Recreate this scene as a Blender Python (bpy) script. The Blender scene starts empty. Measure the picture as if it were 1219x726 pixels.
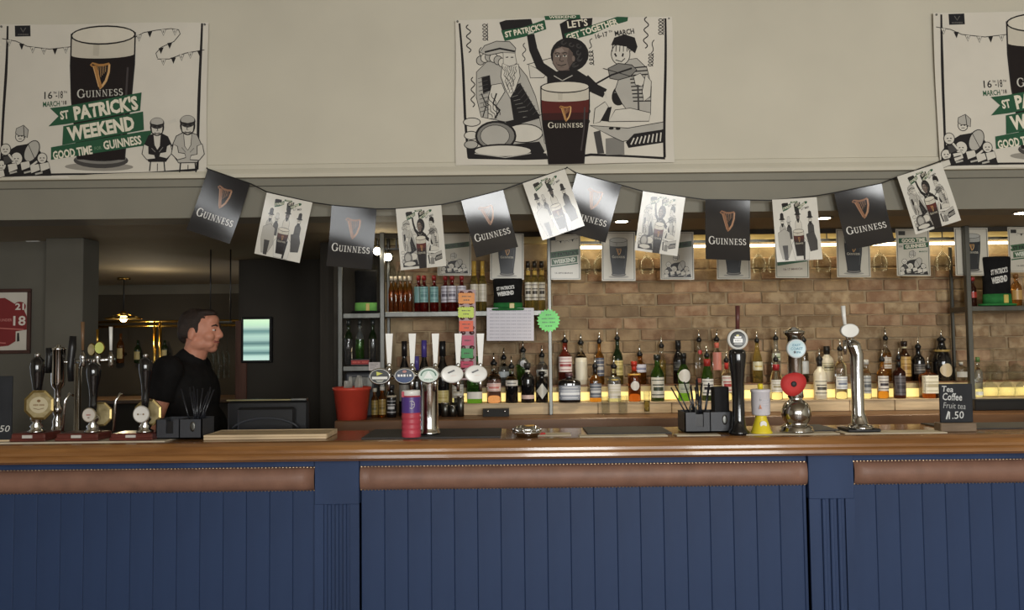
import bpy, bmesh, math, random
from mathutils import Matrix, Vector
from mathutils.geometry import tessellate_polygon
random.seed(7)
PI = math.pi
scene = bpy.context.scene
COL = scene.collection

# ------------------------------------------------------------ camera
CAM = Vector((0.0, 0.0, 1.56))
F = 950.0                                   # focal length in pixels of the 1219 px wide frame
PITCH, ROLL = math.radians(2.70), -0.0115
ROT = Matrix.Rotation(PI/2 + PITCH, 3, 'X') @ Matrix.Rotation(ROLL, 3, 'Z')
cd = bpy.data.cameras.new('camera')
cd.sensor_width = 36.0
cd.lens = 36.0*F/1219.0
cd.clip_start = 0.05
cam = bpy.data.objects.new('camera', cd)
COL.objects.link(cam)
cam.matrix_world = Matrix.Translation(CAM) @ ROT.to_4x4()
scene.camera = cam

def at(px, py, Y):
    "world point on the plane y = Y that the photograph shows at pixel px, py"
    d = ROT @ Vector(((px-609.5)/F, (363.0-py)/F, -1.0))
    return CAM + d*(Y/d.y)
def X(px, Y, py=408): return at(px, py, Y).x
def Z(py, Y, px=609.5): return at(px, py, Y).z
def S(n, Y): return n*Y/F

# ------------------------------------------------------------ exposure, world, daylight
scene.view_settings.view_transform = 'Standard'
scene.view_settings.look = 'None'
scene.view_settings.gamma = 1.0
scene.view_settings.use_curve_mapping = False
scene.view_settings.exposure = 0.85
w = bpy.data.worlds.new('world'); scene.world = w; w.use_nodes = True
w.node_tree.nodes['Background'].inputs[0].default_value = (0.80, 0.88, 1.0, 1)
w.node_tree.nodes['Background'].inputs[1].default_value = 1.2
def area(name, loc, rot, sx, sy, power, col, spread=None):
    l = bpy.data.lights.new(name, 'AREA'); l.shape = 'RECTANGLE'; l.size = sx; l.size_y = sy
    l.energy = power; l.color = col
    if spread: l.spread = spread
    o = bpy.data.objects.new(name, l); COL.objects.link(o); o.location = loc; o.rotation_euler = rot
    return o
YR = -3.6                                   # rear wall of the public room; its three windows
WINDOWS = [(-1.45, 1.25, 26), (0.75, 1.25, 98), (2.9, 1.25, 86)]     # centre x, width, daylight in watts
WZ0, WZ1 = 0.95, 3.05
for wx, ww, wp in WINDOWS:
    area('window_daylight', (wx, YR+0.03, (WZ0+WZ1)/2), (PI/2, 0, 0), ww-0.1, WZ1-WZ0-0.1, wp, (1.0, 1.0, 0.98))
scene.cycles.max_bounces = 10
scene.cycles.transmission_bounces = 8
scene.cycles.transparent_max_bounces = 24
scene.cycles.glossy_bounces = 6
scene.cycles.diffuse_bounces = 4
scene.cycles.caustics_reflective = False
scene.cycles.caustics_refractive = False
scene.cycles.sample_clamp_indirect = 4.0

# ------------------------------------------------------------ materials
def lin(c):
    o = []
    for v in c[:3]:
        v = v/255.0
        o.append(v/12.92 if v <= 0.04045 else ((v+0.055)/1.055)**2.4)
    return o + [1.0]
MATS = {}
def pm(name, rgb, rough=0.5, metal=0.0, var=0.06, scale=8.0, bump=0.0, trans=0.0, ior=1.45, emit=0.0,
       spec=None, stretch=(1, 1, 1), rand=0.0, coat=0.0, alt=None, bscale=None, world=False, hard=0.0):
    "procedural surface: principled shader, colour broken up by noise, optional noise bump"
    if name in MATS: return MATS[name]
    m = bpy.data.materials.new(name); m.use_nodes = True
    nt = m.node_tree; b = nt.nodes['Principled BSDF']
    b.inputs['Roughness'].default_value = rough
    b.inputs['Metallic'].default_value = metal
    b.inputs['IOR'].default_value = ior
    b.inputs['Transmission Weight'].default_value = trans
    b.inputs['Coat Weight'].default_value = coat
    b.inputs['Coat Roughness'].default_value = 0.08
    if spec is not None: b.inputs['Specular IOR Level'].default_value = spec
    col = lin(rgb)
    tc = nt.nodes.new('ShaderNodeTexCoord'); mp = nt.nodes.new('ShaderNodeMapping')
    mp.inputs['Scale'].default_value = stretch
    if world: ge = nt.nodes.new('ShaderNodeNewGeometry'); nt.links.new(ge.outputs['Position'], mp.inputs[0])
    else: nt.links.new(tc.outputs['Object'], mp.inputs[0])
    ns = nt.nodes.new('ShaderNodeTexNoise'); ns.inputs['Scale'].default_value = scale
    ns.inputs['Detail'].default_value = 4.0
    nt.links.new(mp.outputs[0], ns.inputs['Vector'])
    mix = nt.nodes.new('ShaderNodeMix'); mix.data_type = 'RGBA'
    a2 = lin(alt) if alt else [min(1, v*(1+var*2.5)) for v in col[:3]] + [1]
    a1 = col if alt else [v*(1-var*2.5) for v in col[:3]] + [1]
    mix.inputs[6].default_value = a1; mix.inputs[7].default_value = a2
    rp = nt.nodes.new('ShaderNodeMapRange'); rp.inputs[1].default_value = 0.3+.2*hard; rp.inputs[2].default_value = 0.7-.1*hard
    nt.links.new(ns.outputs['Fac'], rp.inputs[0]); nt.links.new(rp.outputs[0], mix.inputs[0])
    out = mix.outputs[2]
    if rand:
        oi = nt.nodes.new('ShaderNodeObjectInfo'); hv = nt.nodes.new('ShaderNodeHueSaturation')
        r2 = nt.nodes.new('ShaderNodeMapRange'); r2.inputs[3].default_value = 1-rand; r2.inputs[4].default_value = 1+rand
        nt.links.new(oi.outputs['Random'], r2.inputs[0]); nt.links.new(r2.outputs[0], hv.inputs['Value'])
        nt.links.new(out, hv.inputs['Color']); out = hv.outputs[0]
    nt.links.new(out, b.inputs['Base Color'])
    if emit:
        b.inputs['Emission Color'].default_value = col; b.inputs['Emission Strength'].default_value = emit
    if bump:
        bp = nt.nodes.new('ShaderNodeBump'); bp.inputs['Strength'].default_value = bump; bp.inputs['Distance'].default_value = 0.004
        n2 = nt.nodes.new('ShaderNodeTexNoise'); n2.inputs['Scale'].default_value = bscale or scale*6; n2.inputs['Detail'].default_value = 5
        nt.links.new(mp.outputs[0], n2.inputs['Vector'])
        nt.links.new(n2.outputs['Fac'], bp.inputs['Height']); nt.links.new(bp.outputs[0], b.inputs['Normal'])
    MATS[name] = m
    return m
def C(rgb, fin='cloth'):
    "flat print or paint colour in one of a few finishes"
    rough, spec = {'cloth': (0.85, 0.2), 'gloss': (0.16, 0.5), 'card': (0.35, 0.4), 'paint': (0.5, 0.4), 'plastic': (0.3, 0.5), 'chalk': (0.95, 0.1)}[fin]
    return pm('print_%s_%d_%d_%d' % ((fin,)+tuple(rgb)), rgb, rough, var=0.02, spec=spec)
CHROME = pm('chrome', (205, 205, 205), 0.10, 1.0, var=0.02)
STEEL = pm('brushed_steel', (104, 104, 100), 0.4, 1.0, var=0.06, scale=20, stretch=(1, 1, .1))
def thin_glass():
    "thin walled drinking glass: clear straight through, mirror-like towards the edges"
    m = bpy.data.materials.new('thin_glass'); m.use_nodes = True; nt = m.node_tree; nt.nodes.clear()
    o = nt.nodes.new('ShaderNodeOutputMaterial'); mx = nt.nodes.new('ShaderNodeMixShader'); tr = nt.nodes.new('ShaderNodeBsdfTransparent'); gl = nt.nodes.new('ShaderNodeBsdfGlossy')
    lw = nt.nodes.new('ShaderNodeLayerWeight'); lw.inputs[0].default_value = .25; pw = nt.nodes.new('ShaderNodeMath'); pw.operation = 'MULTIPLY'; pw.inputs[1].default_value = .42; tr.inputs[0].default_value = (.93, .94, .93, 1); gl.inputs['Roughness'].default_value = .04
    nt.links.new(lw.outputs['Facing'], pw.inputs[0]); nt.links.new(pw.outputs[0], mx.inputs[0]); nt.links.new(tr.outputs[0], mx.inputs[1]); nt.links.new(gl.outputs[0], mx.inputs[2]); nt.links.new(mx.outputs[0], o.inputs[0])
    return m
THIN = thin_glass()
BRASS = pm('brass', (185, 150, 75), 0.22, 1.0, var=0.04)
GLASS = pm('clear_glass', (238, 242, 238), 0.02, trans=1.0, ior=1.45, var=0.0)
BLACKP = pm('black_plastic', (27, 27, 28), 0.35, var=0.05)
GREYP = pm('charcoal_plastic', (55, 57, 62), 0.45, var=0.05)
WHITEP = pm('white_enamel', (232, 232, 226), 0.25, var=0.02)
RUBBER = pm('black_rubber', (22, 22, 22), 0.7, var=0.1)

# ------------------------------------------------------------ mesh building
class MB:
    "collects shapes for ONE mesh object"
    def __init__(s): s.v = []; s.f = []; s.mi = []; s.sm = []; s.mats = []; s.T = Matrix.Identity(4)
    def mat(s, m):
        if m not in s.mats: s.mats.append(m)
        return s.mats.index(m)
    def add(s, vs, fs, m, smooth=False):
        o = len(s.v); s.v += [tuple(s.T @ Vector(p)) for p in vs]
        i = s.mat(m)
        for f in fs: s.f.append(tuple(o+k for k in f)); s.mi.append(i); s.sm.append(smooth)
        return s
    def box(s, x0, x1, y0, y1, z0, z1, m, b=0.0):
        if b <= 0:
            vs = [(x, y, z) for z in (z0, z1) for y in (y0, y1) for x in (x0, x1)]
            fs = [(0, 2, 3, 1), (4, 5, 7, 6), (0, 1, 5, 4), (2, 6, 7, 3), (0, 4, 6, 2), (1, 3, 7, 5)]
            return s.add(vs, fs, m)
        b = min(b, (x1-x0)/2.01, (y1-y0)/2.01, (z1-z0)/2.01)
        lo, hi = (x0, y0, z0), (x1, y1, z1); idx = {}; vs = []
        for sx in (0, 1):
            for sy in (0, 1):
                for sz in (0, 1):
                    sg = (sx, sy, sz)
                    for ax in range(3):
                        p = []
                        for k in range(3):
                            e = hi[k] if sg[k] else lo[k]
                            if k != ax: e += -b if sg[k] else b
                            p.append(e)
                        idx[(sg, ax)] = len(vs); vs.append(p)
        fs = []; c = Vector(((x0+x1)/2, (y0+y1)/2, (z0+z1)/2))
        def face(ids):
            P = [Vector(vs[i]) for i in ids]; n = (P[1]-P[0]).cross(P[2]-P[0]); ctr = sum(P, Vector())/len(P)
            fs.append(tuple(ids) if n.dot(ctr-c) > 0 else tuple(reversed(ids)))
        for ax in range(3):
            o1, o2 = [k for k in range(3) if k != ax]
            for sv in (0, 1):
                ring = []
                for a, bb in ((0, 0), (1, 0), (1, 1), (0, 1)):
                    sg = [0, 0, 0]; sg[ax] = sv; sg[o1] = a; sg[o2] = bb; ring.append(idx[(tuple(sg), ax)])
                face(ring)
            for a in (0, 1):
                for bb in (0, 1):
                    q = []
                    for sv, axs in ((0, (o1, o2)), (1, (o2, o1))):
                        sg = [0, 0, 0]; sg[ax] = sv; sg[o1] = a; sg[o2] = bb
                        q += [idx[(tuple(sg), axs[0])], idx[(tuple(sg), axs[1])]]
                    face(q)
        for sx in (0, 1):
            for sy in (0, 1):
                for sz in (0, 1): face([idx[((sx, sy, sz), k)] for k in range(3)])
        return s.add(vs, fs, m)
    def lathe(s, prof, m, n=20, c=(0, 0, 0), mz=None, ex=1.0, ey=1.0, smooth=True, sq=0.0):
        "prof: list of (r, z) from bottom to top; closed at both ends; mz: [(z, material)...] picks material by height; sq squares the section"
        def rad(a):
            if not sq: return 1.0
            k = 2+8*sq
            return 1.0/((abs(math.cos(a))**k+abs(math.sin(a))**k)**(1.0/k))
        vs = []; rings = []
        for r, z in prof:
            rings.append(len(vs))
            for i in range(n):
                a = 2*PI*i/n + (PI/n); q = r*rad(a)
                vs.append((c[0]+ex*q*math.cos(a), c[1]+ey*q*math.sin(a), c[2]+z))
        groups = {}
        def mm(z):
            if not mz: return m
            for zz, q in mz:
                if z < zz: return q
            return m
        for k in range(len(prof)-1):
            A, B = rings[k], rings[k+1]
            fs = [(A+i, A+(i+1) % n, B+(i+1) % n, B+i) for i in range(n)]
            groups.setdefault(mm((prof[k][1]+prof[k+1][1])/2), []).extend(fs)
        groups.setdefault(mm(prof[0][1]), []).append(tuple(reversed(range(rings[0], rings[0]+n))))
        groups.setdefault(mm(prof[-1][1]), []).append(tuple(range(rings[-1], rings[-1]+n)))
        o = len(s.v); s.v += [tuple(s.T @ Vector(p)) for p in vs]
        for q, fs in groups.items():
            i = s.mat(q)
            for f in fs: s.f.append(tuple(o+k for k in f)); s.mi.append(i); s.sm.append(smooth and len(f) == 4)
        return s
    def tube(s, pts, r, m, n=10, caps=True):
        "round bar through pts; r a number or one radius per point"
        P = [Vector(p) for p in pts]; R = r if isinstance(r, (list, tuple)) else [r]*len(P)
        vs = []; prev = None
        for k, p in enumerate(P):
            t = ((P[min(k+1, len(P)-1)]-P[max(k-1, 0)])).normalized()
            if prev is None: u = t.cross(Vector((0, 0, 1)) if abs(t.z) < 0.9 else Vector((1, 0, 0))).normalized()
            else: u = (prev - t*prev.dot(t)).normalized()
            prev = u; v = t.cross(u)
            for i in range(n):
                a = 2*PI*i/n; vs.append(p + (u*math.cos(a)+v*math.sin(a))*R[k])
        fs = []
        for k in range(len(P)-1):
            for i in range(n): fs.append((k*n+i, k*n+(i+1) % n, (k+1)*n+(i+1) % n, (k+1)*n+i))
        if caps: fs += [tuple(reversed(range(n))), tuple(range((len(P)-1)*n, len(P)*n))]
        return s.add(vs, fs, m, True)
    def ell(s, c, r, m, nu=14, nv=9, rot=None):
        vs = []; R = rot or Matrix.Identity(3)
        for j in range(nv+1):
            t = PI*j/nv
            for i in range(nu):
                a = 2*PI*i/nu
                vs.append(Vector(c)+R @ Vector((r[0]*math.sin(t)*math.cos(a), r[1]*math.sin(t)*math.sin(a), -r[2]*math.cos(t))))
        fs = [(j*nu+i, j*nu+(i+1) % nu, (j+1)*nu+(i+1) % nu, (j+1)*nu+i) for j in range(nv) for i in range(nu)]
        return s.add(vs, fs, m, True)
    def prism(s, poly, d0, d1, m, axis='y', smooth=False, m2=None):
        "extrude a 2D outline; axis y: outline is (x,z); axis x: (y,z); axis z: (x,y)"
        def P(a, b, d): return {'y': (a, d, b), 'x': (d, a, b), 'z': (a, b, d)}[axis]
        n = len(poly); ar = sum(poly[i][0]*poly[(i+1) % n][1]-poly[(i+1) % n][0]*poly[i][1] for i in range(n))
        if (ar < 0) != (axis == 'y'): poly = list(reversed(poly))
        # after this the d0 cap faces away from d1 when wound in reverse
        vs = [P(a, b, d0) for a, b in poly]+[P(a, b, d1) for a, b in poly]
        side = [(i, (i+1) % n, n+(i+1) % n, n+i) for i in range(n)]
        s.add(vs, side, m, smooth)
        return s.add(vs, [tuple(reversed(range(n))), tuple(range(n, 2*n))], m2 or m)
    def arc(s, r, a0, a1, z0, z1, m, n=8, ex=1.0, ey=1.0, sq=0.0, t=0.0006):
        "curved label patch standing a hair proud of a lathed body"
        vs = []
        for i in range(n+1):
            a = a0+(a1-a0)*i/n; q = r
            if sq:
                k = 2+8*sq; q = r/((abs(math.cos(a))**k+abs(math.sin(a))**k)**(1.0/k))
            q += t
            for z in (z0, z1): vs.append((ex*q*math.cos(a), ey*q*math.sin(a), z))
        return s.add(vs, [(2*i, 2*i+2, 2*i+3, 2*i+1) for i in range(n)], m, True)
    def build(s, name, parent=None, loc=None, rotz=0.0):
        me = bpy.data.meshes.new(name); me.from_pydata(s.v, [], s.f)
        for m in s.mats: me.materials.append(m)
        me.polygons.foreach_set('material_index', s.mi); me.polygons.foreach_set('use_smooth', s.sm)
        me.update()
        o = bpy.data.objects.new(name, me); COL.objects.link(o)
        if parent: o.parent = parent
        if loc is not None: o.location = loc
        if rotz: o.rotation_euler = (0, 0, rotz)
        return o
def tag(o, label=None, cat=None, group=None, kind=None):
    if label: o['label'] = label
    if cat: o['category'] = cat
    if group: o['group'] = group
    if kind: o['kind'] = kind
    return o
def thing(name, label, cat, loc=(0, 0, 0), rotz=0.0, group=None):
    o = bpy.data.objects.new(name, None); COL.objects.link(o); o.empty_display_size = 0.05
    o.location = loc; o.rotation_euler = (0, 0, rotz)
    return tag(o, label, cat, group)
def struct(name, mb, parent=None, label=None):
    o = mb.build(name, parent)
    o['kind'] = 'structure'
    if label: o['label'] = label
    return o
def copy_tree(o, parent=None):
    c = o.copy(); COL.objects.link(c)
    if parent: c.parent = parent
    for ch in list(o.children): copy_tree(ch, c)
    return c

# ------------------------------------------------------------ flat print (posters, badges, lettering)
_TXT = {}
def text_tris(s, bold):
    if (s, bold) in _TXT: return _TXT[(s, bold)]
    cu = bpy.data.curves.new('t', 'FONT'); cu.body = s; cu.size = 1.0; cu.resolution_u = 2; cu.offset = bold
    ob = bpy.data.objects.new('t', cu); COL.objects.link(ob)
    dg = bpy.context.evaluated_depsgraph_get()
    me = bpy.data.meshes.new_from_object(ob.evaluated_get(dg)); me.calc_loop_triangles()
    vs = [(v.co.x, v.co.y) for v in me.vertices]; ts = [tuple(t.vertices) for t in me.loop_triangles]
    bpy.data.objects.remove(ob); bpy.data.curves.remove(cu); bpy.data.meshes.remove(me)
    xs = [v[0] for v in vs] or [0, 1]; ys = [v[1] for v in vs] or [0, 1]
    _TXT[(s, bold)] = (vs, ts, min(xs), max(xs), min(ys), max(ys))
    return _TXT[(s, bold)]
def _pen(path, thin=0.05, thick=0.17):
    "calligraphic stroke: uprights thick, bars thin"
    L, Rr = [], []
    for i, p in enumerate(path):
        a = Vector(path[max(i-1, 0)]); b = Vector(path[min(i+1, len(path)-1)]); d = (b-a)
        if d.length < 1e-9: d = Vector((1, 0))
        d.normalize(); w = thin+(thick-thin)*abs(d.y)**1.5; n = Vector((-d.y, d.x))*w/2
        L.append((p[0]+n.x, p[1]+n.y)); Rr.append((p[0]-n.x, p[1]-n.y))
    return [[L[i], L[i+1], Rr[i+1], Rr[i]] for i in range(len(path)-1)]
def _arcpts(cx, cy, rx, ry, a0, a1, n=12):
    return [(cx+rx*math.cos(math.radians(a0+(a1-a0)*i/n)), cy+ry*math.sin(math.radians(a0+(a1-a0)*i/n))) for i in range(n+1)]
def _bar(x0, y0, x1, y1): return [[(x0, y0), (x1, y0), (x1, y1), (x0, y1)]]
SERIF = {
 'G': (0.92, lambda: _pen(_arcpts(.46, .5, .4, .49, 48, 325, 18), .07, .19)+_bar(.74, .06, .9, .44)+_bar(.62, .38, 1.0, .45)+_bar(.76, .62, .82, .92)),
 'U': (0.86, lambda: _bar(.12, .32, .29, 1)+_bar(.68, .3, .76, 1)+_pen([(.205, .34)]+_arcpts(.46, .32, .26, .3, 180, 360, 10), .09, .15)+_bar(.02, .94, .4, 1)+_bar(.57, .94, .88, 1)),
 'I': (0.44, lambda: _bar(.14, 0, .31, 1)+_bar(.02, .94, .43, 1)+_bar(.02, 0, .43, .06)),
 'N': (0.92, lambda: _bar(.14, 0, .21, 1)+_bar(.72, 0, .79, 1)+[[(.06, 1), (.25, 1), (.8, 0), (.68, 0)]]+_bar(.02, 0, .33, .06)+_bar(.6, .94, .92, 1)),
 'E': (0.72, lambda: _bar(.12, 0, .29, 1)+_bar(.02, .94, .66, 1)+_bar(.02, 0, .68, .06)+_bar(.2, .48, .52, .54)+_bar(.6, .8, .66, 1)+_bar(.62, 0, .68, .22)+_bar(.48, .4, .53, .62)),
 'S': (0.66, lambda: _pen(_arcpts(.33, .74, .23, .23, 35, 262, 10)+_arcpts(.33, .27, .25, .24, 82, -145, 10), .1, .19)+_bar(.5, .72, .56, .96)+_bar(.06, .05, .12, .3)),
}
class Art:
    "flat print: shapes in painter's order, each a hair in front of the last; y points down like on paper"
    def __init__(s, x0, y0, x1, y1, W, H, fin):
        s.b = (x0, y0, x1, y1); s.W = W; s.H = H; s.fin = fin; s.sh = []
        s.T = None
    def m(s, p):
        if s.T: p = s.T(p)
        x0, y0, x1, y1 = s.b
        return ((p[0]-x0)/(x1-x0)*s.W - s.W/2, -(p[1]-y0)/(y1-y0)*s.H)
    def tris(s, vs, ts, c): s.sh.append(([s.m(v) for v in vs], ts, c)); return s
    def poly(s, pts, c):
        ts = tessellate_polygon([[Vector((p[0], p[1], 0)) for p in pts]])
        return s.tris(pts, [tuple(t) for t in ts], c)
    def ell(s, cx, cy, rx, ry, c, rot=0, n=22, a0=0, a1=360):
        r = math.radians(rot); co, si = math.cos(r), math.sin(r); pts = []
        full = (a1-a0) >= 360
        for i in range(n if full else n+1):
            a = math.radians(a0+(a1-a0)*i/n); x, y = rx*math.cos(a), ry*math.sin(a)
            pts.append((cx+x*co-y*si, cy+x*si+y*co))
        return s.poly(pts, c)
    def rect(s, x0, y0, x1, y1, c): return s.poly([(x0, y0), (x1, y0), (x1, y1), (x0, y1)], c)
    def line(s, pts, wd, c, closed=False):
        if closed: pts = list(pts)+[pts[0]]
        vs = []; ts = []
        ws = wd if isinstance(wd, (list, tuple)) else [wd]*len(pts)
        for i, p in enumerate(pts):
            a = Vector(pts[max(i-1, 0)]); b = Vector(pts[min(i+1, len(pts)-1)])
            if closed and i in (0, len(pts)-1): a = Vector(pts[-2]); b = Vector(pts[1])
            d = b-a
            if d.length < 1e-9: d = Vector((1, 0))
            d.normalize(); n = Vector((-d.y, d.x))*ws[i]/2
            vs += [(p[0]+n.x, p[1]+n.y), (p[0]-n.x, p[1]-n.y)]
        for i in range(len(pts)-1): ts += [(2*i, 2*i+1, 2*i+3), (2*i, 2*i+3, 2*i+2)]
        return s.tris(vs, ts, c)
    def arcl(s, cx, cy, rx, ry, a0, a1, wd, c, n=14):
        return s.line(_arcpts(cx, cy, rx, ry, a0, a1, n), wd, c)
    def text(s, t, cx, cy, w, h, c, rot=0, bold=0.02, shear=0.0):
        vs, ts, a, b, e, f = text_tris(t, bold); r = math.radians(rot); co, si = math.cos(r), math.sin(r); pts = []
        for x, y in vs:
            u = ((x-a)/max(b-a, 1e-6)-.5)*w; v = -((y-e)/max(f-e, 1e-6)-.5)*h; u -= v*shear
            pts.append((cx+u*co+v*si, cy-u*si+v*co))
        return s.tris(pts, ts, c)
    def serif(s, word, cx, cy, w, h, c, rot=0, big=1.28):
        qs = []; x = 0
        for i, ch in enumerate(word):
            adv, fn = SERIF[ch]; k = big if i == 0 else 1.0
            for q in fn(): qs.append([(x+p[0]*k*.95, p[1]*k) for p in q])
            x += adv*k+0.10
        x -= .1; r = math.radians(rot); co, si = math.cos(r), math.sin(r)
        vs, ts = [], []
        for q in qs:
            o = len(vs)
            for px, py in q:
                u = (px/x-.5)*w; v = (.5-py)*h
                vs.append((cx+u*co+v*si, cy-u*si+v*co))
            ts += [(o, o+1, o+2), (o, o+2, o+3)]
        return s.tris(vs, ts, c)
    def scrib(s, cx, cy, w, h, c, n=6, seed=1):
        "writing too small to read in the photograph: short uneven strokes"
        rr = random.Random(seed)
        for k in range(n):
            x = cx-w/2+w*(k+.5)/n; u = w/n*.36; v = h/2*rr.uniform(.75, 1)
            if k % 4 == 3: u *= .5
            s.rect(x-u, cy-v, x+u, cy+v, c)
        return s
    def harp(s, cx, cy, h, g=(168, 122, 72), hi=(205, 165, 115)):
        "a small gilt harp: curled neck, curved pillar, soundbox, strings"
        k = h/30.0
        P = lambda pts: [(cx+x*k, cy+y*k) for x, y in pts]
        s.line(P([(-9, -11), (-11, -13), (-9, -15), (-6, -14), (-2, -12.5), (4, -12.5), (10, -14), (11, -12.5)]), [1.5*k, 2*k, 2*k, 2.4*k, 2.6*k, 2.6*k, 2.4*k, 1.5*k], g)
        s.line(P([(10.5, -13), (10, -4), (7, 6), (3, 12), (0, 15)]), [2.4*k, 2.6*k, 2.8*k, 2.6*k, 2*k], hi)
        s.poly(P([(-9, -12), (-4, -12), (3, 13), (0, 15.5)]), g)
        s.line(P([(-8, -11), (-1, 13)]), 1.0*k, hi)
        for i in range(5):
            s.line(P([(-2.4+i*2.2, -11.5), (-0.6+i*1.75, 3.5-i*2.0 if i else 7)]), .45*k, hi)
        return s
    def build(s, name, parent, warp=None, cuts=(1, 1), base=0.0005, step=0.00009):
        bm = bmesh.new(); mats = []; boxes = []; lay = []
        for vs, ts, c in s.sh:                # a shape sits one layer above whatever printed shape it covers
            bx = (min(p[0] for p in vs), max(p[0] for p in vs), min(p[1] for p in vs), max(p[1] for p in vs)); L = 0
            for q, l in zip(boxes, lay):
                if l >= L and bx[0] < q[1] and q[0] < bx[1] and bx[2] < q[3] and q[2] < bx[3]: L = l+1
            boxes.append(bx); lay.append(L)
        for i, (vs, ts, c) in zip(lay, s.sh):
            mt = c if not isinstance(c, tuple) else C(c, s.fin)
            if mt not in mats: mats.append(mt)
            k = mats.index(mt); z = base+i*step
            bv = [bm.verts.new((p[0], p[1], z)) for p in vs]
            for t in ts:
                a, b2, c2 = (bv[j] for j in t)
                ar = (b2.co.x-a.co.x)*(c2.co.y-a.co.y)-(c2.co.x-a.co.x)*(b2.co.y-a.co.y)
                if abs(ar) < 1e-12: continue
                try: f = bm.faces.new((a, b2, c2) if ar > 0 else (a, c2, b2))
                except ValueError: continue
                f.material_index = k; f.smooth = True
        if warp:
            for ax, n, lo, hi in ((0, cuts[0], -s.W/2, s.W/2), (1, cuts[1], -s.H, 0)):
                for q in range(1, n):
                    co = [0, 0, 0]; no = [0, 0, 0]; co[ax] = lo+(hi-lo)*q/n; no[ax] = 1
                    bmesh.ops.bisect_plane(bm, geom=bm.verts[:]+bm.edges[:]+bm.faces[:], plane_co=co, plane_no=no, dist=1e-6)
            for v in bm.verts:
                dx, dy, dz = warp(v.co.x, v.co.y); v.co.x += dx; v.co.y += dy; v.co.z += dz
        me = bpy.data.meshes.new(name); bm.to_mesh(me); bm.free()
        for mt in mats: me.materials.append(mt)
        o = bpy.data.objects.new(name, me); COL.objects.link(o); o.parent = parent
        return o
def sheet(name, W, H, m, parent=None, warp=None, cuts=(1, 1), t=0.0006, outline=None):
    "thin sheet hanging from y = 0 down to -H, centred in x, facing +z, with real thickness"
    nx, ny = cuts; vs = []; fs = []
    for side in (0, 1):
        for j in range(ny+1):
            for i in range(nx+1):
                x = -W/2+W*i/nx; y = -H*j/ny; z = -t*side
                if outline: x, y = outline(x, y)
                if warp:
                    d = warp(x, y); x += d[0]; y += d[1]; z += d[2]
                vs.append((x, y, z))
    N = (nx+1)*(ny+1); I = lambda i, j, k=0: k*N+j*(nx+1)+i
    for j in range(ny):
        for i in range(nx):
            fs.append((I(i, j), I(i, j+1), I(i+1, j+1), I(i+1, j)))
            fs.append((I(i, j, 1), I(i+1, j, 1), I(i+1, j+1, 1), I(i, j+1, 1)))
    b = MB(); b.add(vs, fs, m, True)
    e = []                                      # rim with its own vertices, so the faces keep clean normals
    for i in range(nx): e += [(I(i, 0), I(i+1, 0)), (I(i+1, ny), I(i, ny))]
    for j in range(ny): e += [(I(0, j+1), I(0, j)), (I(nx, j), I(nx, j+1))]
    for p, q in e: b.add([vs[p], vs[q], vs[q+N], vs[p+N]], [(0, 1, 2, 3)], m)
    return b.build(name, parent)
def hang(o, origin, xdir, lean=0.0):
    "stand a sheet up: local x along xdir (in the x-z plane), local z towards the room (-y), top leaning by lean"
    x = Vector(xdir).normalized(); z = Vector((0, -1, 0)); y = z.cross(x)
    R = Matrix((x, y, z)).transposed() @ Matrix.Rotation(lean, 3, 'X')
    o.matrix_world = Matrix.Translation(origin) @ R.to_4x4()

# ------------------------------------------------------------ the setting
CREAM = pm('cream_wall_paint', (200, 195, 178), 0.8, var=0.025, scale=1.5, bump=0.05, bscale=120, spec=0.2)
GREYW = pm('grey_wall_paint', (132, 129, 117), 0.7, var=0.03, scale=2, spec=0.25)
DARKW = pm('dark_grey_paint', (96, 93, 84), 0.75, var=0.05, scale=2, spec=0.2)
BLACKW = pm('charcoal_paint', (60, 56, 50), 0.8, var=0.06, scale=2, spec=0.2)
CEIL = pm('ceiling_paint', (150, 138, 116), 0.8, var=0.03, scale=1, spec=0.2)
WOODF = pm('floor_boards', (112, 82, 56), 0.5, var=0.12, scale=5, stretch=(6, .6, 1))
YF = 4.20                                    # face of the wall above the bar
ZS = Z(255, YF)                              # its underside = ceiling behind the bar
YB = 5.15                                    # brick wall behind the back bar
YL = 5.06                                    # grey wall at the left end of the bar
YFAR = 8.8
struct('floor', MB().box(-6.2, 5.4, YR-0.15, 9.0, -0.06, 0, WOODF))
struct('ceiling', MB().box(-5.2, 5.2, YR, YF, 3.95, 4.05, CEIL))
struct('ceiling_bar', MB().box(-6.2, 5.4, YF+0.22, 9.0, ZS, ZS+0.1, CEIL))
zc, zg = Z(209, YF), Z(218, YF)
struct('wall_front', MB().box(-5.2, 5.2, YF, YF+0.22, zc, 3.95, CREAM))
struct('trim_1', MB().prism([(YF-0.03, zc), (YF, zc), (YF, Z(192, YF)), (YF-0.008, Z(193, YF)), (YF-0.012, Z(198, YF)), (YF-0.026, Z(203, YF)), (YF-0.03, Z(205, YF))], -5.2, 5.2, CREAM, 'x'))
struct('trim_2', MB().box(-5.2, 5.2, YF, YF+0.22, ZS, zg-0.006, GREYW).box(-5.2, 5.2, YF+0.012, YF+0.22, zg-0.006, zg, GREYW).box(-5.2, 5.2, YF-0.004, YF+0.22, zg, zc, GREYW, .003))
struct('wall_left', MB().box(-5.35, -5.2, YR, YF+0.22, 0, 3.95, CREAM))
struct('wall_right', MB().box(5.2, 5.35, YR, YF+0.22, 0, 3.95, CREAM))
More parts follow.
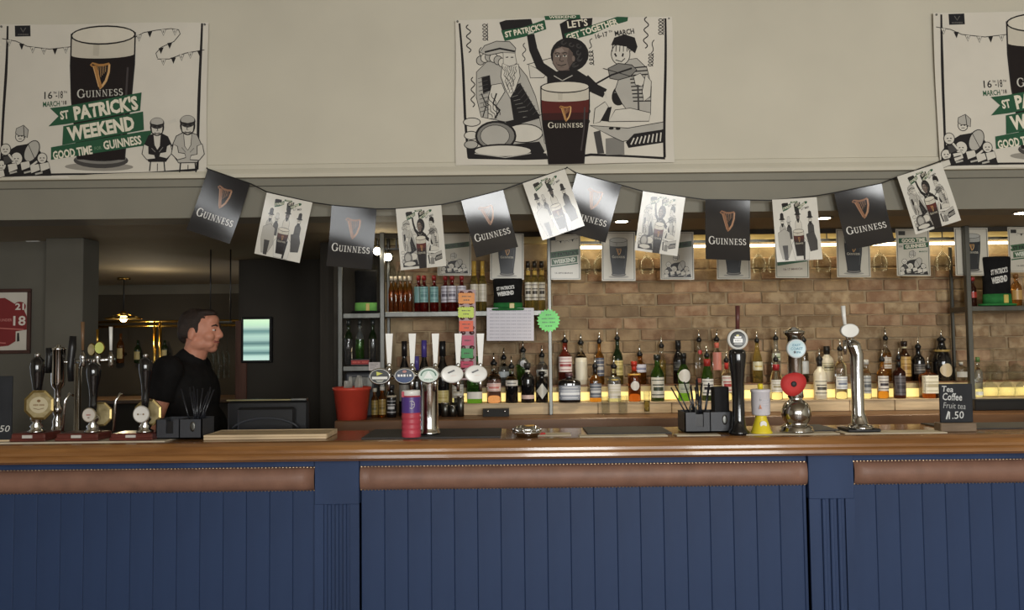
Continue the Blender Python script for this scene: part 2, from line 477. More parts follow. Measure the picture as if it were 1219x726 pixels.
# rear wall with three window openings
rw = MB(); xs = [-5.2]
for wx, ww, wp in WINDOWS: xs += [wx-ww/2, wx+ww/2]
xs.append(5.2)
for i in range(0, len(xs), 2): rw.box(xs[i], xs[i+1], YR-0.15, YR, 0, 3.95, CREAM)
for wx, ww, wp in WINDOWS: rw.box(wx-ww/2, wx+ww/2, YR-0.15, YR, 0, WZ0, CREAM).box(wx-ww/2, wx+ww/2, YR-0.15, YR, WZ1, 3.95, CREAM)
struct('wall_rear', rw)
for i, (wx, ww, wp) in enumerate(WINDOWS):
    f = MB()
    x0, x1 = wx-ww/2, wx+ww/2
    for a, b in ((x0, x0+.06), (x1-.06, x1), (wx-.025, wx+.025)): f.box(a, b, YR-0.13, YR-0.05, WZ0, WZ1, WHITEP)
    for a, b in ((WZ0, WZ0+.06), (WZ1-.06, WZ1), (2.2, 2.25)): f.box(x0, x1, YR-0.13, YR-0.05, a, b, WHITEP)
    fo = struct('window_%d' % (i+1), f)
    MB().box(x0+.03, x1-.03, YR-0.095, YR-0.09, WZ0+.03, WZ1-.03, GLASS).build('pane', fo)
# walls behind the bar
xcol0, xcol1 = X(52, 4.9, 420), X(97, 4.9, 420)
struct('wall_bar_left', MB().box(-5.4, xcol0+0.06, YL, YL+0.2, 0, ZS, DARKW))
ycolb = xcol1/((117-609.5)/F)
struct('trim_3', MB().box(xcol0, xcol1, 4.9, ycolb, 0, ZS, DARKW, .006), label='grey square pillar at the left end of the bar')
xbl = X(404, 5.3)
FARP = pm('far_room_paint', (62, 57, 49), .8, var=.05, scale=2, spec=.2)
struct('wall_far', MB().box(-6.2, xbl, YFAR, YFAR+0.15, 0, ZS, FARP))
struct('trim_4', MB().prism([(YFAR-0.07, ZS), (YFAR, ZS), (YFAR, ZS-0.10), (YFAR-0.02, ZS-0.10)], -6.2, xbl, DARKW, 'x'))
struct('wall_far_left', MB().box(-6.35, -6.2, YL+.2, 9.0, 0, ZS, DARKW))
struct('wall_bar_right', MB().box(5.2, 5.35, YF+.22, YB+.2, 0, ZS, DARKW))
YP = 6.3                                     # dark partition between the two bar rooms
xp0, xp1 = X(284, YP), X(404, 5.3)
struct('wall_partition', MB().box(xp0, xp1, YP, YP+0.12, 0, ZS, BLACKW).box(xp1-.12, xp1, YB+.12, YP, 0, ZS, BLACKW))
REDWOOD = pm('mahogany_trim', (88, 58, 46), 0.45, var=0.12, scale=6, stretch=(4, 4, .5))
struct('trim_5', MB().box(xp0-.02, xp0+.07, YP-.02, YP, 0, Z(378, YP), REDWOOD, .004), label='dark reddish door jamb on the partition')
# brick wall
MORTAR = pm('mortar', (162, 142, 112), 0.9, var=0.1, scale=12, bump=.4)
wb = struct('wall_back', MB().box(xp1, 5.2, YB, YB+0.18, 0, ZS, MORTAR), label='brick wall behind the back bar')
BR = [pm('brick_brown', (142, 117, 88), 0.88, scale=15, bump=.6, rand=.2, alt=(176, 154, 122), world=True, hard=.6),
      pm('brick_red', (142, 110, 84), 0.88, scale=13, bump=.6, rand=.2, alt=(172, 144, 114), world=True, hard=.5),
      pm('brick_buff', (164, 140, 108), 0.88, scale=11, bump=.55, rand=.18, alt=(138, 114, 88), world=True, hard=.4)]
meshes = []
for k in range(9):
    rr = random.Random(k)
    b = MB(); b.box(-.1065, .1065, -.009, .03, -.0345, .0345, BR[(k*2) % 3], .005)
    b.v = [(x+rr.uniform(-.004, .004), y+rr.uniform(-.003, .003), z+rr.uniform(-.003, .003)) for x, y, z in b.v]
    o = b.build('brick'); meshes.append(o.data); bpy.data.objects.remove(o)
zrow = Z(500, YB)
row = 0; nb = 0
while zrow < ZS-.16:
    x = -0.98 + (0.1125 if row % 2 else 0)
    while x < 3.42 and nb < 298:
        if x-.11 < X(459, YB): x += .225; continue
        o = bpy.data.objects.new('brick', random.choice(meshes)); COL.objects.link(o); o.parent = wb
        o.location = (x+random.uniform(-.004, .004), YB-.002+random.uniform(-.004, .003), zrow+random.uniform(-.002, .002))
        o.rotation_euler = (0, random.uniform(-.008, .008), 0); nb += 1
        x += .225
    zrow += .0765; row += 1
PLASTER = pm('warm_plaster', (205, 188, 140), 0.8, var=0.04, scale=3)
struct('trim_6', MB().box(xp1+.02, 5.2, YB-.05, YB, Z(291, YB), ZS, PLASTER), label='pale plaster band above the bricks')
LED = pm('led_strip', (255, 238, 192), 0.5, emit=4.2, var=0.0)
o = tag(MB().box(X(655, 5.0), 5.15, YB-.075, YB-.055, Z(297, 5.08), Z(294, 5.08), LED).build('light_strip'), 'thin glowing warm strip light along the top of the brick wall', 'light strip')
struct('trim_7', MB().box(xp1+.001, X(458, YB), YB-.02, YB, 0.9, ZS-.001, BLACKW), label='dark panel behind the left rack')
# little alarm sounder high on the left wall
a0, a1 = at(33, 275, YL), at(50, 288, YL)
o = thing('alarm_box', 'small white alarm box high on the grey wall left of the pillar', 'alarm', ((a0.x+a1.x)/2, YL, a1.z))
wd, hh = (a1.x-a0.x)/2, a0.z-a1.z
MB().box(-wd, wd, -.035, 0, 0, hh, WHITEP, .008).build('casing', o)
MB().box(-wd*.6, wd*.6, -.039, -.033, hh*.25, hh*.5, C((190, 190, 184), 'plastic'), .002).build('grille', o)

# recessed downlights in the bar ceiling
LAMP = pm('downlight_lamp', (255, 240, 205), 0.4, emit=14, var=0)
for px, py, wh in ((740, 263, 'above the black flag left of the middle white one'), (981, 259, 'beside the hatted band flag near the right end'), (1216, 301-48, 'at the right edge of the picture')):
    k = (F*(ZS-CAM.z)); Yd = 4.45
    for _ in range(12): Yd = Yd*(at(px, py, Yd).z-CAM.z)**-1*(ZS-CAM.z)
    p = at(px, py, Yd)
    o = thing('downlight', 'round recessed ceiling downlight glowing warm '+wh, 'downlight', (p.x, Yd, ZS), group='downlights in the ceiling over the bar')
    MB().lathe([(.036, -.004), (.05, -.004), (.052, 0), (.036, .0)], STEEL, 20).build('rim', o)
    MB().lathe([(.0, -.006), (.034, -.006), (.034, -.001)], LAMP, 16).build('lamp', o)
    l = bpy.data.lights.new('downlight_beam', 'SPOT'); l.energy = 14; l.spot_size = 1.9; l.spot_blend = .7; l.color = (1, .86, .62); l.shadow_soft_size = .035
    lo = bpy.data.objects.new('downlight_beam', l); COL.objects.link(lo); lo.location = (p.x, Yd, ZS-.02)
# small spots clipped to the shelf frame at the left
for px, py, Ys, wh in ((449, 299, 4.86, 'upper left'), (462, 306, 4.90, 'lower right')):
    p = at(px, py, Ys)
    o = thing('spotlight', 'small round chrome spotlight over the left shelves, %s one of two' % wh, 'spotlight', p)
    o.rotation_euler = (.25, 0, .1)
    MB().tube([(0, .09, 0), (0, .03, 0), (0, 0, 0)], [.022, .03, .034], CHROME, 14).build('housing', o)
    MB().ell((0, 0, 0), (.024, .012, .024), LAMP, 12, 6).build('bulb', o)
    MB().tube([(0, .05, 0), (0, .06, ZS-p.z-.02)], .006, STEEL, 8).build('stem', o)
    l = bpy.data.lights.new('spotlight_beam', 'POINT'); l.energy = .35; l.color = (1, .9, .7); l.shadow_soft_size = .03
    lo = bpy.data.objects.new('spotlight_beam', l); COL.objects.link(lo); lo.location = (p.x, Ys-.06, p.z-.02)

# ------------------------------------------------------------ the bar counter
BLUE = pm('blue_paint', (47, 64, 97), 0.55, var=0.05, scale=6, stretch=(1, 1, .3), bump=.08, bscale=60, spec=.3)
WOODB = pm('varnished_oak', (158, 112, 66), 0.26, var=0.13, scale=5, stretch=(.5, 6, 6), coat=.4, alt=(120, 80, 44))
LEATHER = pm('brown_leather', (134, 100, 84), 0.5, var=0.05, scale=14, bump=.25, bscale=200)
BRASSN = pm('antique_stud', (205, 178, 142), 0.3, .8, var=.1)
YT = 3.52                                    # where the flat top meets the rounded front edge
ZT = Z(522, YT)                              # counter height
YPAN, YPIL = 3.60, 3.565
XL, XR = -3.0, 3.1
znb = Z(547, 3.47)
top = thing('bar_worktop', 'long varnished wooden bar top with rounded front edge', 'bar top', (0, YT, ZT))
hN = ZT-znb
MB().box(XL, XR, 0, .40, -.04, 0, WOODB).build('surface', top)
pr = [(0, 0), (-.022, -.004), (-.040, -.016), (-.050, -.034), (-.052, -.046), (-.049, -.052), (-.052, -.058), (-.054, -.072), (-.048, -hN+.008), (-.036, -hN), (0.12, -hN), (.12, -.04), (0, -.04)]
MB().prism(pr, XL, XR, WOODB, 'x', smooth=False).build('nosing', top)
bar = thing('bar_counter', 'dark blue panelled bar front with brown padded leather rolls', 'bar counter', (0, YPAN, 0))
MB().box(XL, XR, .045, .30, 0, ZT-.045, BLUE).box(XL, XR, .02, .05, 0, znb-.003, BLUE).build('carcass', bar)
zpt, zpb = Z(553, YPAN-.03), Z(582, YPAN-.03)
MB().box(XL, XR, -.012, .02, zpt-.006, znb, BLUE).build('top_rail', bar)
MB().box(XL, XR, -.02, .02, 0, .13, BLUE, .004).build('plinth', bar)
def pilaster(pa, pb):
    x0, x1 = X(pa, YPIL, 620), X(pb, YPIL, 620); yf = YPIL-YPAN; zf = Z(598, YPIL)
    b = MB(); b.box(x0, x1, yf, .02, zf, znb, BLUE, .002); wd = x1-x0; m = wd*.2; n = 4; fw = (wd-2*m)/(2*n-1)
    b.box(x0, x1, yf+.012, .02, .13, zf, BLUE)
    b.box(x0, x0+m, yf, .01, .13, zf, BLUE); b.box(x1-m, x1, yf, .01, .13, zf, BLUE)
    for k in range(n-1):
        a = x0+m+fw*(2*k+1); b.box(a, a+fw, yf, .01, .13, zf, BLUE, .003)
    b.build('pilaster', bar); return x0, x1
p1 = pilaster(374.5, 427.5); p2 = pilaster(964, 1018)
def pad(x0, x1):
    b = MB(); n = 10; h = (zpt-zpb)/2; zm = (zpt+zpb)/2; pts = []
    for i in range(n+1):
        a = PI/2+PI*i/n; pts.append((-.018+.038*math.cos(a), zm+h*.97*math.sin(a)))
    pts += [(0, zm-h), (0, zm+h)]
    nx = 40; vs = []; fs = []
    for i in range(nx+1):
        x = x0+(x1-x0)*i/nx; e = 1.0
        if i in (0, nx): e = .55
        for y, z in pts: vs.append((x, (y+.018)*e-.018 if y < -.018 else y, z))
    k = len(pts)
    for i in range(nx): fs += [(i*k+j, i*k+(j+1) % k, (i+1)*k+(j+1) % k, (i+1)*k+j) for j in range(k)]
    fs += [tuple(range(k)), tuple(range(nx*k+k-1, nx*k-1, -1))]
    b.add(vs, fs, LEATHER, True)
    p = b.build('padded_roll', bar)
    s = MB(); step = .0155; q = int((x1-x0)/step)
    for zz in (zpt-.004, zpb+.004):
        for i in range(q+1):
            x = x0+.004+step*i; r = .0056
            s.add([(x-r, -.022, zz), (x, -.022, zz-r), (x+r, -.022, zz), (x, -.022, zz+r), (x, -.027, zz)], [(0, 1, 4), (1, 2, 4), (2, 3, 4), (3, 0, 4)], BRASSN, True)
    for zz in range(6):
        z = zpb+.008+(zpt-zpb-.016)*zz/5
        for x in (x0+.004, x1-.004): s.add([(x-.004, -.020, z), (x, -.020, z-.004), (x+.004, -.020, z), (x, -.020, z+.004), (x, -.028, z)], [(0, 1, 4), (1, 2, 4), (2, 3, 4), (3, 0, 4)], BRASSN, True)
    tag(s.build('stud_row', p), kind='stuff')
def boards(x0, x1, first=None):
    pitch = S(27.3, YPAN); x = x0
    meshc = MB().box(.0004, pitch-.0004, -.010, .012, .13, zpb+.01, BLUE, .0025).build('plank')
    me = meshc.data; bpy.data.objects.remove(meshc)
    while x < x1-.012:
        if x+pitch <= x1+.002:
            o = bpy.data.objects.new('plank', me); COL.objects.link(o); o.parent = bar; o.location = (x, 0, 0)
        else: MB().box(x+.0004, x1-.001, -.010, .012, .13, zpb+.01, BLUE, .0025).build('plank', bar)
        x += pitch
pad(XL, p1[0]-.002); pad(p1[1]+.004, p2[0]-.004); pad(p2[1]+.003, XR)
boards(p1[0]-math.floor((p1[0]-XL)/S(27.3, YPAN))*S(27.3, YPAN), p1[0]); boards(p1[1]+.005, p2[0]-.003); boards(p2[1]+.002, XR)
# bar runners and drip mats lying on the top, told apart by place
PAPER = pm('bar_runner', (196, 186, 164), 0.8, var=0.06, scale=10)
RUB2 = pm('drip_mat', (44, 43, 42), 0.6, var=0.1, scale=30)
def flat(name, px0, px1, y0, y1, m, label, cat, t=.004, skew=0.0):
    x0, x1 = X(px0, y0, 520), X(px1, y0, 520)
    b = MB(); b.prism([(x0, y0), (x1, y0), (x1+skew, y1), (x0+skew, y1)], ZT+.0005, ZT+t, m, 'z')
    return tag(b.build(name), label, cat)
flat('bar_towel', -60, 196, 3.535, 3.75, PAPER, 'pale bar towel under the three hand pumps', 'bar towel', .006)
flat('bar_runner', 1006, 1128, 3.535, 3.64, PAPER, 'pale bar runner between the white lens tap and the chalkboard', 'bar runner', skew=.0)
flat('bar_runner', 806, 858, 3.535, 3.60, PAPER, 'short pale bar runner in front of the black caddy', 'bar runner')
flat('bar_runner', 885, 1000, 3.54, 3.62, PAPER, 'pale bar runner under the yellow pot and poppy tap', 'bar runner')
flat('bar_runner', 690, 795, 3.535, 3.60, PAPER, 'pale bar runner right of the chrome bowl', 'bar runner')
flat('drip_mat', 430, 596, 3.56, 3.91, RUB2, 'dark wet drip mat under the five tap font', 'drip mat', .006)
flat('drip_mat', 700, 800, 3.63, 3.91, RUB2, 'black rubber drip mat between chrome bowl and black caddy', 'drip mat', .006)
flat('drip_mat', 960, 1000, 3.66, 3.91, RUB2, 'small black drip mat behind the chrome poppy tap', 'drip mat', .006)
flat('drip_mat', 1130, 1330, 3.66, 3.91, RUB2, 'black drip mat behind the coffee price chalkboard', 'drip mat', .006)
flat('beer_mat', 640, 680, 3.60, 3.70, PAPER, 'pale square beer mat right beside the chrome bowl', 'beer mat', .004)

# ------------------------------------------------------------ back counter, bottle step and shelf frame
YC = 4.62; zC = Z(498.5, YC)
YS1 = 4.86; zS1 = Z(480, YS1)
YS2 = 5.0; zS2 = Z(459.5, YS2)
BWOOD = pm('brown_counter_wood', (128, 92, 62), 0.4, var=0.12, scale=5, stretch=(.5, 5, 5), alt=(104, 72, 46))
PWOOD = pm('pale_scrubbed_wood', (204, 182, 148), 0.7, var=0.09, scale=6, stretch=(.7, 5, 5), bump=.2)
PANEL = pm('riser_strip_glow', (255, 226, 140), 0.5, emit=.5, var=0.03)  # lower riser board; glow of a strip at its foot put in as emission
xa, xb = X(398, YC, 480), 3.6
o = thing('back_counter', 'brown wooden back counter below the bottle rows', 'counter', (0, YC, 0))
MB().box(xa, xb, .04, YB-YC-.04, 0, zC-.075, BLACKW).build('carcass', o)
MB().box(xa, xb, 0, YB-YC-.04, zC-.075, zC, BWOOD, .006).build('worktop', o)
st = thing('bottle_step', 'pale scrubbed wood step carrying two rows of spirit bottles', 'bottle step', (0, YS1, zC))
pxs = [548, 655, 712, 800, 905, 1012, 1066, 1158, 1262, 1330]
for i in range(len(pxs)-1):
    a, b = X(pxs[i], YS1, 490)+.002, X(pxs[i+1], YS1, 490)-.002
    MB().box(a, b, random.uniform(0, .004), .02, 0.001, zS1-zC-.006, PWOOD, .003).build('riser_board', st)
x0, x1 = X(548, YS1, 490), X(1330, YS1, 490)
MB().box(x0, x1, .02, YS2-YS1, 0.001, zS1-zC-.006, PWOOD).box(x0, x1, -.004, YS2-YS1, zS1-zC-.006, zS1-zC, PWOOD, .002).build('lower_tread', st)
MB().box(x0, x1, YS2-YS1, YB-.036-YS1, 0.001, zS2-zC-.008, PWOOD).box(x0, x1, YS2-YS1-.004, YB-.036-YS1, zS2-zC-.008, zS2-zC, BWOOD, .002).build('upper_tread', st)
zm_ = (zS1+zS2)/2-zC+.006
MB().box(x0, x1, YS2-YS1-.008, YS2-YS1-.001, zS1-zC+.003, zm_, PANEL).build('riser_glow', st)['label'] = 'lower riser board, warm yellow glow of a strip light put in as emission'
MB().box(x0, x1, YS2-YS1-.012, YS2-YS1-.001, zm_+.001, zS2-zC-.010, pm('cream_board', (206, 186, 140), .6, var=.05)).build('upper_riser', st)
fr = thing('shelf_frame', 'slim grey steel post and shelf frame standing on the back counter', 'shelf frame', (0, 4.9, 0))
zLs, zSs, zRs = Z(371, 4.9), Z(370, 4.9), Z(371, 4.9)
def post(px, Y, w=.028, z0=zC+.001, py=420, z1=ZS-.001):
    x = X(px, Y, py); MB().box(x-w/2, x+w/2, Y-4.9-w/2, Y-4.9+w/2, z0, z1, STEEL, .003).build('post', fr); return x
xA, xB, xD = post(405.5, 4.84), post(455.5, 4.84), post(655, 4.84, .022)
post(463, 5.06, .02); post(1135.5, 5.088, .018, zS2+.001, 420, Z(300, 5.09)); xE = post(1155, 4.84, .03)
def shelf(px0, px1, z):
    a, b = px0, px1
    MB().box(a, b, -.06, .18, z-.032, z, STEEL, .003).build('shelf', fr)
shelf(xA+.014, xB-.014, zLs); shelf(xB+.014, xD-.011, zSs); shelf(xE+.015, 3.5, zRs)
zLs2 = Z(433, 4.9)
shelf(xA+.014, xB-.014, zLs2)
MB().box(xA, 3.5, -.028, -.012, ZS-.03, ZS-.002, BLACKW).build('top_rail', fr)
RAILZ = Z(291, 4.97)
rail = tag(MB().box(X(660, 4.97), 3.4, 4.955, 4.965, RAILZ, RAILZ+.012, STEEL).box(X(660, 4.97), 3.4, 5.0, 5.01, RAILZ, RAILZ+.012, STEEL).build('glass_rail'), 'long thin steel rail under the ceiling that holds stemmed glasses', 'rail')
for i in range(13):
    x = X(665+i*46, 4.97); k = MB().box(x-.003, x+.003, 4.955, 4.961, RAILZ+.01, ZS-.001, STEEL).build('hanger'); k.parent = rail

# ------------------------------------------------------------ bottles
def gm(rgb, tr=.92, rough=.06): return pm('glass_%d_%d_%d' % rgb, rgb, rough, trans=tr, var=0.02, ior=1.4)
G = dict(clear=GLASS, amber=gm((196, 118, 44)), whisky=gm((206, 146, 66)), rum=gm((120, 62, 30)), orange=gm((190, 104, 52)), red=gm((165, 38, 36)), pink=gm((236, 182, 172)),
         rose=gm((206, 98, 84)), green=gm((92, 150, 58)), bright=gm((96, 158, 70)), dkgreen=gm((46, 66, 38), .7), black=pm('black_glass', (20, 19, 20), .08, var=.02, coat=.5), yellow=gm((226, 208, 120)),
         pale=gm((222, 232, 230)), brown=gm((84, 52, 30), .6), cream=pm('cream_bottle', (226, 218, 196), .3, var=.02), smoke=gm((150, 150, 150)), dkrum=gm((66, 30, 22), .6))
PROF = {
 'spirit': [(.0, 0), (.90, 0), (1, .02), (1, .58), (.95, .64), (.75, .70), (.42, .76), (.36, .80), (.35, .985), (.40, .99), (.40, 1)],
 'wine': [(.0, 0), (.90, 0), (1, .015), (1, .52), (.97, .58), (.80, .66), (.50, .73), (.38, .78), (.34, .92), (.34, .965), (.40, .97), (.40, 1)],
 'slope': [(.0, 0), (.90, 0), (1, .02), (1, .44), (.96, .52), (.78, .64), (.52, .75), (.38, .85), (.32, .97), (.37, .975), (.37, 1)],
 'slim': [(.0, 0), (.92, 0), (1, .015), (1, .62), (.9, .68), (.6, .74), (.48, .79), (.46, .985), (.52, .99), (.52, 1)],
 'squat': [(.0, 0), (.96, 0), (1, .03), (1, .66), (.96, .74), (.7, .80), (.28, .83), (.24, .86), (.24, .98), (.27, .985), (.27, 1)],
 'flare': [(.0, 0), (.98, 0), (1, .02), (.86, .25), (.84, .45), (.95, .58), (.92, .64), (.6, .72), (.36, .78), (.34, .98), (.38, .985), (.38, 1)],
 'can': [(.0, 0), (.9, 0), (1, .03), (1, .62), (.92, .67), (.7, .7), (.3, .76), (.28, 1)],
}
SPOUT = pm('pourer_steel', (215, 215, 212), .15, 1.0, var=.02)
def bottle(px, row, w, ytop, shape, lower, label, upper=None, fill=.7, lab=None, top='pour', extra=None, sq=0.0, group=None, name='spirit_bottle', neck=None):
    """px centre, row (y, z of base), width and top in photo pixels; lab = (colour, z0, z1[, accent]); top: 'pour', or a cap colour"""
    Y, zb = row
    x = at(px, 450, Y).x; H = at(px, ytop, Y).z-zb; r = S(w, Y)/2
    o = thing(name, label, 'bottle', (x, Y, zb+.0006), 0, group)
    pour = top == 'pour'
    hg = H-.062 if pour else H-.004
    prof = [(q*r, z*hg) for q, z in PROF[shape]]
    if sq: prof = [(q, z) for q, z in prof]
    lo, up = G[lower], G[upper or lower]
    b = MB().lathe(prof, up, 20, mz=[(fill*hg, lo)] if up is not lo else None, sq=sq)
    b.build('glass_body', o)
    nr = PROF[shape][-2][0]*r
    if pour:
        MB().lathe([(0, hg-.012), (nr*1.08, hg-.012), (max(nr*1.3, .0125), hg), (.0125, hg+.012), (.008, hg+.018), (0, hg+.018)], BLACKP, 12).build('collar', o)
        dx = random.uniform(-.003, .003)
        MB().tube([(0, 0, hg+.014), (0, 0, hg+.03), (dx, -.004, hg+.062)], [.006, .0052, .0032], SPOUT, 8).build('pourer', o)
    else:
        c = C(top, 'plastic'); h0 = hg*(1-(.11 if not neck else neck))
        MB().lathe([(0, h0), (nr*1.25, h0), (nr*1.25, hg+.003), (nr*1.05, hg+.004), (0, hg+.004)], c, 14).build('cap', o)
    if lab:
        c, z0, z1 = lab[:3]; k = 1.0
        # follow the body radius at the label's middle
        def rad(z):
            for (q0, a), (q1, b2) in zip(PROF[shape], PROF[shape][1:]):
                if a <= z <= b2 and b2 > a: return r*(q0+(q1-q0)*(z-a)/(b2-a))
            return r
        rl = max(rad(z0), rad(z1), rad((z0+z1)/2))
        wrap = 1.25
        l = MB().arc(rl, -PI/2-wrap, -PI/2+wrap, z0*hg, z1*hg, C(c, 'card'), 10, sq=sq)
        if len(lab) > 3:
            ac = C(lab[3], 'card'); dz = (z1-z0)*hg
            for t0, t1, ww in ((.12, .17, .9), (.34, .52, .62), (.60, .66, .75), (.84, .88, .9)):
                l.arc(rl, -PI/2-wrap*ww, -PI/2+wrap*ww, z0*hg+dz*t0, z0*hg+dz*t1, ac, 8, sq=sq, t=.0011)
        l.build('label', o)
    if extra:
        for kind, c, zc_, s in extra:
            if kind == 'disc':
                b = MB(); n = 18; vs = []; fs = []
                for j in range(6):
                    for i in range(n):
                        a = 2*PI*i/n; u = s*r*math.cos(a)*j/5.0; vs.append((u, -math.sqrt(max(r*r-u*u, 0))-.0018, zc_*hg+s*r*1.1*math.sin(a)*j/5.0))
                for j in range(5): fs += [(j*n+i, j*n+(i+1) % n, (j+1)*n+(i+1) % n, (j+1)*n+i) for i in range(n)]
                b.add(vs, fs, C(c, 'card'), True); b.build('emblem', o)
            if kind == 'diamond':
                k = s*r; b = MB(); vs = []; fs = []; n = 16
                for j in range(6):
                    for i in range(n):
                        t = i/4.0; q = int(t) % 4; f = t-int(t); P = [(1, 0), (0, 1), (-1, 0), (0, -1)]
                        u = (P[q][0]*(1-f)+P[(q+1) % 4][0]*f)*k*j/5.0; v = (P[q][1]*(1-f)+P[(q+1) % 4][1]*f)*k*1.35*j/5.0
                        vs.append((u, -math.sqrt(max(r*r-u*u, 0))-.0022, zc_*hg+v))
                for j in range(5): fs += [(j*n+i, j*n+(i+1) % n, (j+1)*n+(i+1) % n, (j+1)*n+i) for i in range(n)]
                b.add(vs, fs, C(c, 'card'), True); b.build('emblem', o)
            if kind == 'neckband':
                q = None
                for (q0, a), (q1, b2) in zip(PROF[shape], PROF[shape][1:]):
                    if a <= zc_ <= b2 and b2 > a: q = max(q0, q1)*r
                MB().lathe([(0, (zc_-s)*hg), (q*1.06+.0006, (zc_-s)*hg), (q*1.06+.0006, (zc_+s)*hg), (0, (zc_+s)*hg)], C(c, 'card'), 14).build('neck_label', o)
    return o
FR = (4.905, zS1); BK = (5.06, zS2); ST = (4.80, zC); SH = (4.93, zSs)
fg, bg = 'bottles in the front row on the step', 'bottles in the back row on the step'
W_, K_ = (226, 222, 212), (30, 30, 32)
# front row, left to right
bottle(565, FR, 18, 424, 'spirit', 'bright', 'bright green square bottle right below the rightmost white tap lens', lab=(W_, .1, .25), top=(40, 90, 40), group=fg, sq=.3)
bottle(588, FR, 17, 420, 'spirit', 'pink', 'pink gin bottle with clear front left of the half dark bottle', upper='clear', fill=.55, lab=((238, 214, 204), .3, .5, (200, 100, 90)), group=fg)
bottle(609, FR, 15, 424, 'spirit', 'black', 'clear bottle with black lower half and white upper label', upper='clear', fill=.45, lab=(W_, .47, .62, (120, 120, 120)), group=fg)
bottle(628, FR, 16, 432, 'spirit', 'black', 'matt black bottle with a pale pink band near its foot', lab=((214, 186, 176), .1, .2), extra=[('neckband', (210, 205, 195), .8, .03)], top=(60, 58, 56), group=fg)
bottle(645, FR, 15, 442, 'spirit', 'black', 'black bottle with a silver diamond label beside the steel post', extra=[('diamond', (205, 202, 190), .38, .92)], top=(24, 24, 24), group=fg)
bottle(677.5, FR, 26, 444, 'squat', 'black', 'squat black bottle with a silver shield front right of the steel post', lab=((150, 156, 168), .10, .60, (225, 228, 232)), top=(90, 60, 66), group=fg, sq=.35)
bottle(708.5, FR, 14, 424, 'spirit', 'whisky', 'small whisky bottle with grey label and long black neck', lab=((96, 100, 110), .12, .52, (196, 196, 196)), extra=[('neckband', K_, .87, .11)], group=fg, sq=.2)
bottle(731, FR, 15, 424, 'spirit', 'pale', 'clear bottle with large white label and gold collar', upper='clear', lab=(W_, .1, .5, (206, 200, 176)), extra=[('neckband', (206, 178, 96), .62, .02)], group=fg, sq=.2)
bottle(755, FR, 15, 430, 'spirit', 'orange', 'orange whisky bottle with white oval label and red neck', extra=[('disc', (224, 220, 214), .40, .68), ('neckband', (196, 60, 40), .86, .1), ('neckband', (224, 176, 90), .68, .02)], top=(170, 50, 36), group=fg)
bottle(782.5, FR, 16, 422, 'wine', 'dkgreen', 'green wine shaped bottle with a tall white upright label', upper='green', fill=.42, lab=((214, 212, 200), .08, .52, (60, 70, 56)), top=(36, 40, 36), group=fg)
bottle(814, FR, 15, 420, 'flare', 'green', 'green waisted bottle with a white roundel and silver label', lab=((196, 204, 190), .17, .36, (150, 160, 150)), extra=[('disc', (236, 236, 232), .53, .95), ('neckband', (28, 30, 30), .87, .11)], top=(26, 28, 28), group=fg)
bottle(842, FR, 14, 411, 'slope', 'dkgreen', 'dark green bottle with red neck half hidden by the black straws', upper='green', fill=.40, lab=((226, 226, 222), .12, .48, (40, 40, 44)), extra=[('neckband', (150, 44, 40), .84, .08)], group=fg)
bottle(865, FR, 12, 417, 'spirit', 'clear', 'clear bottle with red neck and white label left of the black tap', lab=((232, 228, 224), .2, .62, (180, 70, 70)), extra=[('neckband', (184, 50, 46), .86, .08)], group=fg)
bottle(924, FR, 14, 416, 'slope', 'clear', 'clear bottle with deep red neck left of the poppy tap', lab=((228, 226, 218), .2, .5, (170, 160, 130)), extra=[('neckband', (150, 34, 40), .80, .08)], group=fg)
bottle(976, FR, 15, 415, 'spirit', 'cream', 'white coconut style bottle with black neck right of the poppy tap', lab=((232, 226, 206), .1, .5, (84, 80, 72)), extra=[('neckband', (36, 34, 34), .9, .09)], group=fg)
bottle(1001, FR, 14, 403, 'spirit', 'clear', 'tall clear vodka bottle with white label left of the swan tap', lab=((228, 230, 230), .2, .45, (120, 130, 150)), group=fg)
bottle(1031, FR, 11, 428, 'slim', 'clear', 'clear bottle with grey label just right of the swan tap', lab=((178, 180, 178), .14, .6, (90, 94, 100)), top=(190, 188, 180), group=fg)
bottle(1050.5, FR, 13, 416, 'spirit', 'whisky', 'amber bottle with white label and dark crest', lab=((220, 214, 206), .2, .58, (60, 50, 56)), group=fg)
bottle(1070.5, FR, 14, 414, 'can', 'dkrum', 'dark brown stubby bottle with grey bands and black neck', lab=((92, 86, 88), .08, .56, (60, 54, 56)), extra=[('neckband', (30, 30, 30), .84, .07)], group=fg)
bottle(1105, FR, 18, 425, 'squat', 'rum', 'square amber bottle with a large cream square label', lab=((236, 230, 208), .16, .74, (190, 180, 150)), group=fg, sq=.5)
# back row
bottle(600, BK, 13, 414, 'spirit', 'pale', 'pale clear bottle behind the pink gin bottle', upper='clear', lab=((206, 214, 216), .3, .5), group=bg)
bottle(623, BK, 15, 405, 'spirit', 'green', 'green bottle with a silver ball below its neck behind the matt black one', upper='pale', fill=.6, extra=[('disc', (226, 226, 226), .62, .5)], group=bg)
bottle(645.5, BK, 14, 411, 'spirit', 'smoke', 'smoky clear bottle with white label above the diamond label', upper='pale', lab=((228, 228, 222), .3, .52, (80, 80, 80)), group=bg)
bottle(673, BK, 16, 394, 'spirit', 'rose', 'rose red bottle with white label above the squat black bottle', upper='rose', lab=((224, 210, 206), .3, .64, (150, 60, 60)), group=bg, sq=.2)
bottle(692, BK, 14.5, 396, 'spirit', 'cream', 'clear necked bottle with frosted white body', upper='clear', fill=.64, lab=((214, 208, 190), .12, .54), group=bg)
bottle(714, BK, 11, 395, 'spirit', 'whisky', 'amber bottle with slate blue label', lab=((88, 92, 108), .2, .62, (180, 176, 170)), group=bg)
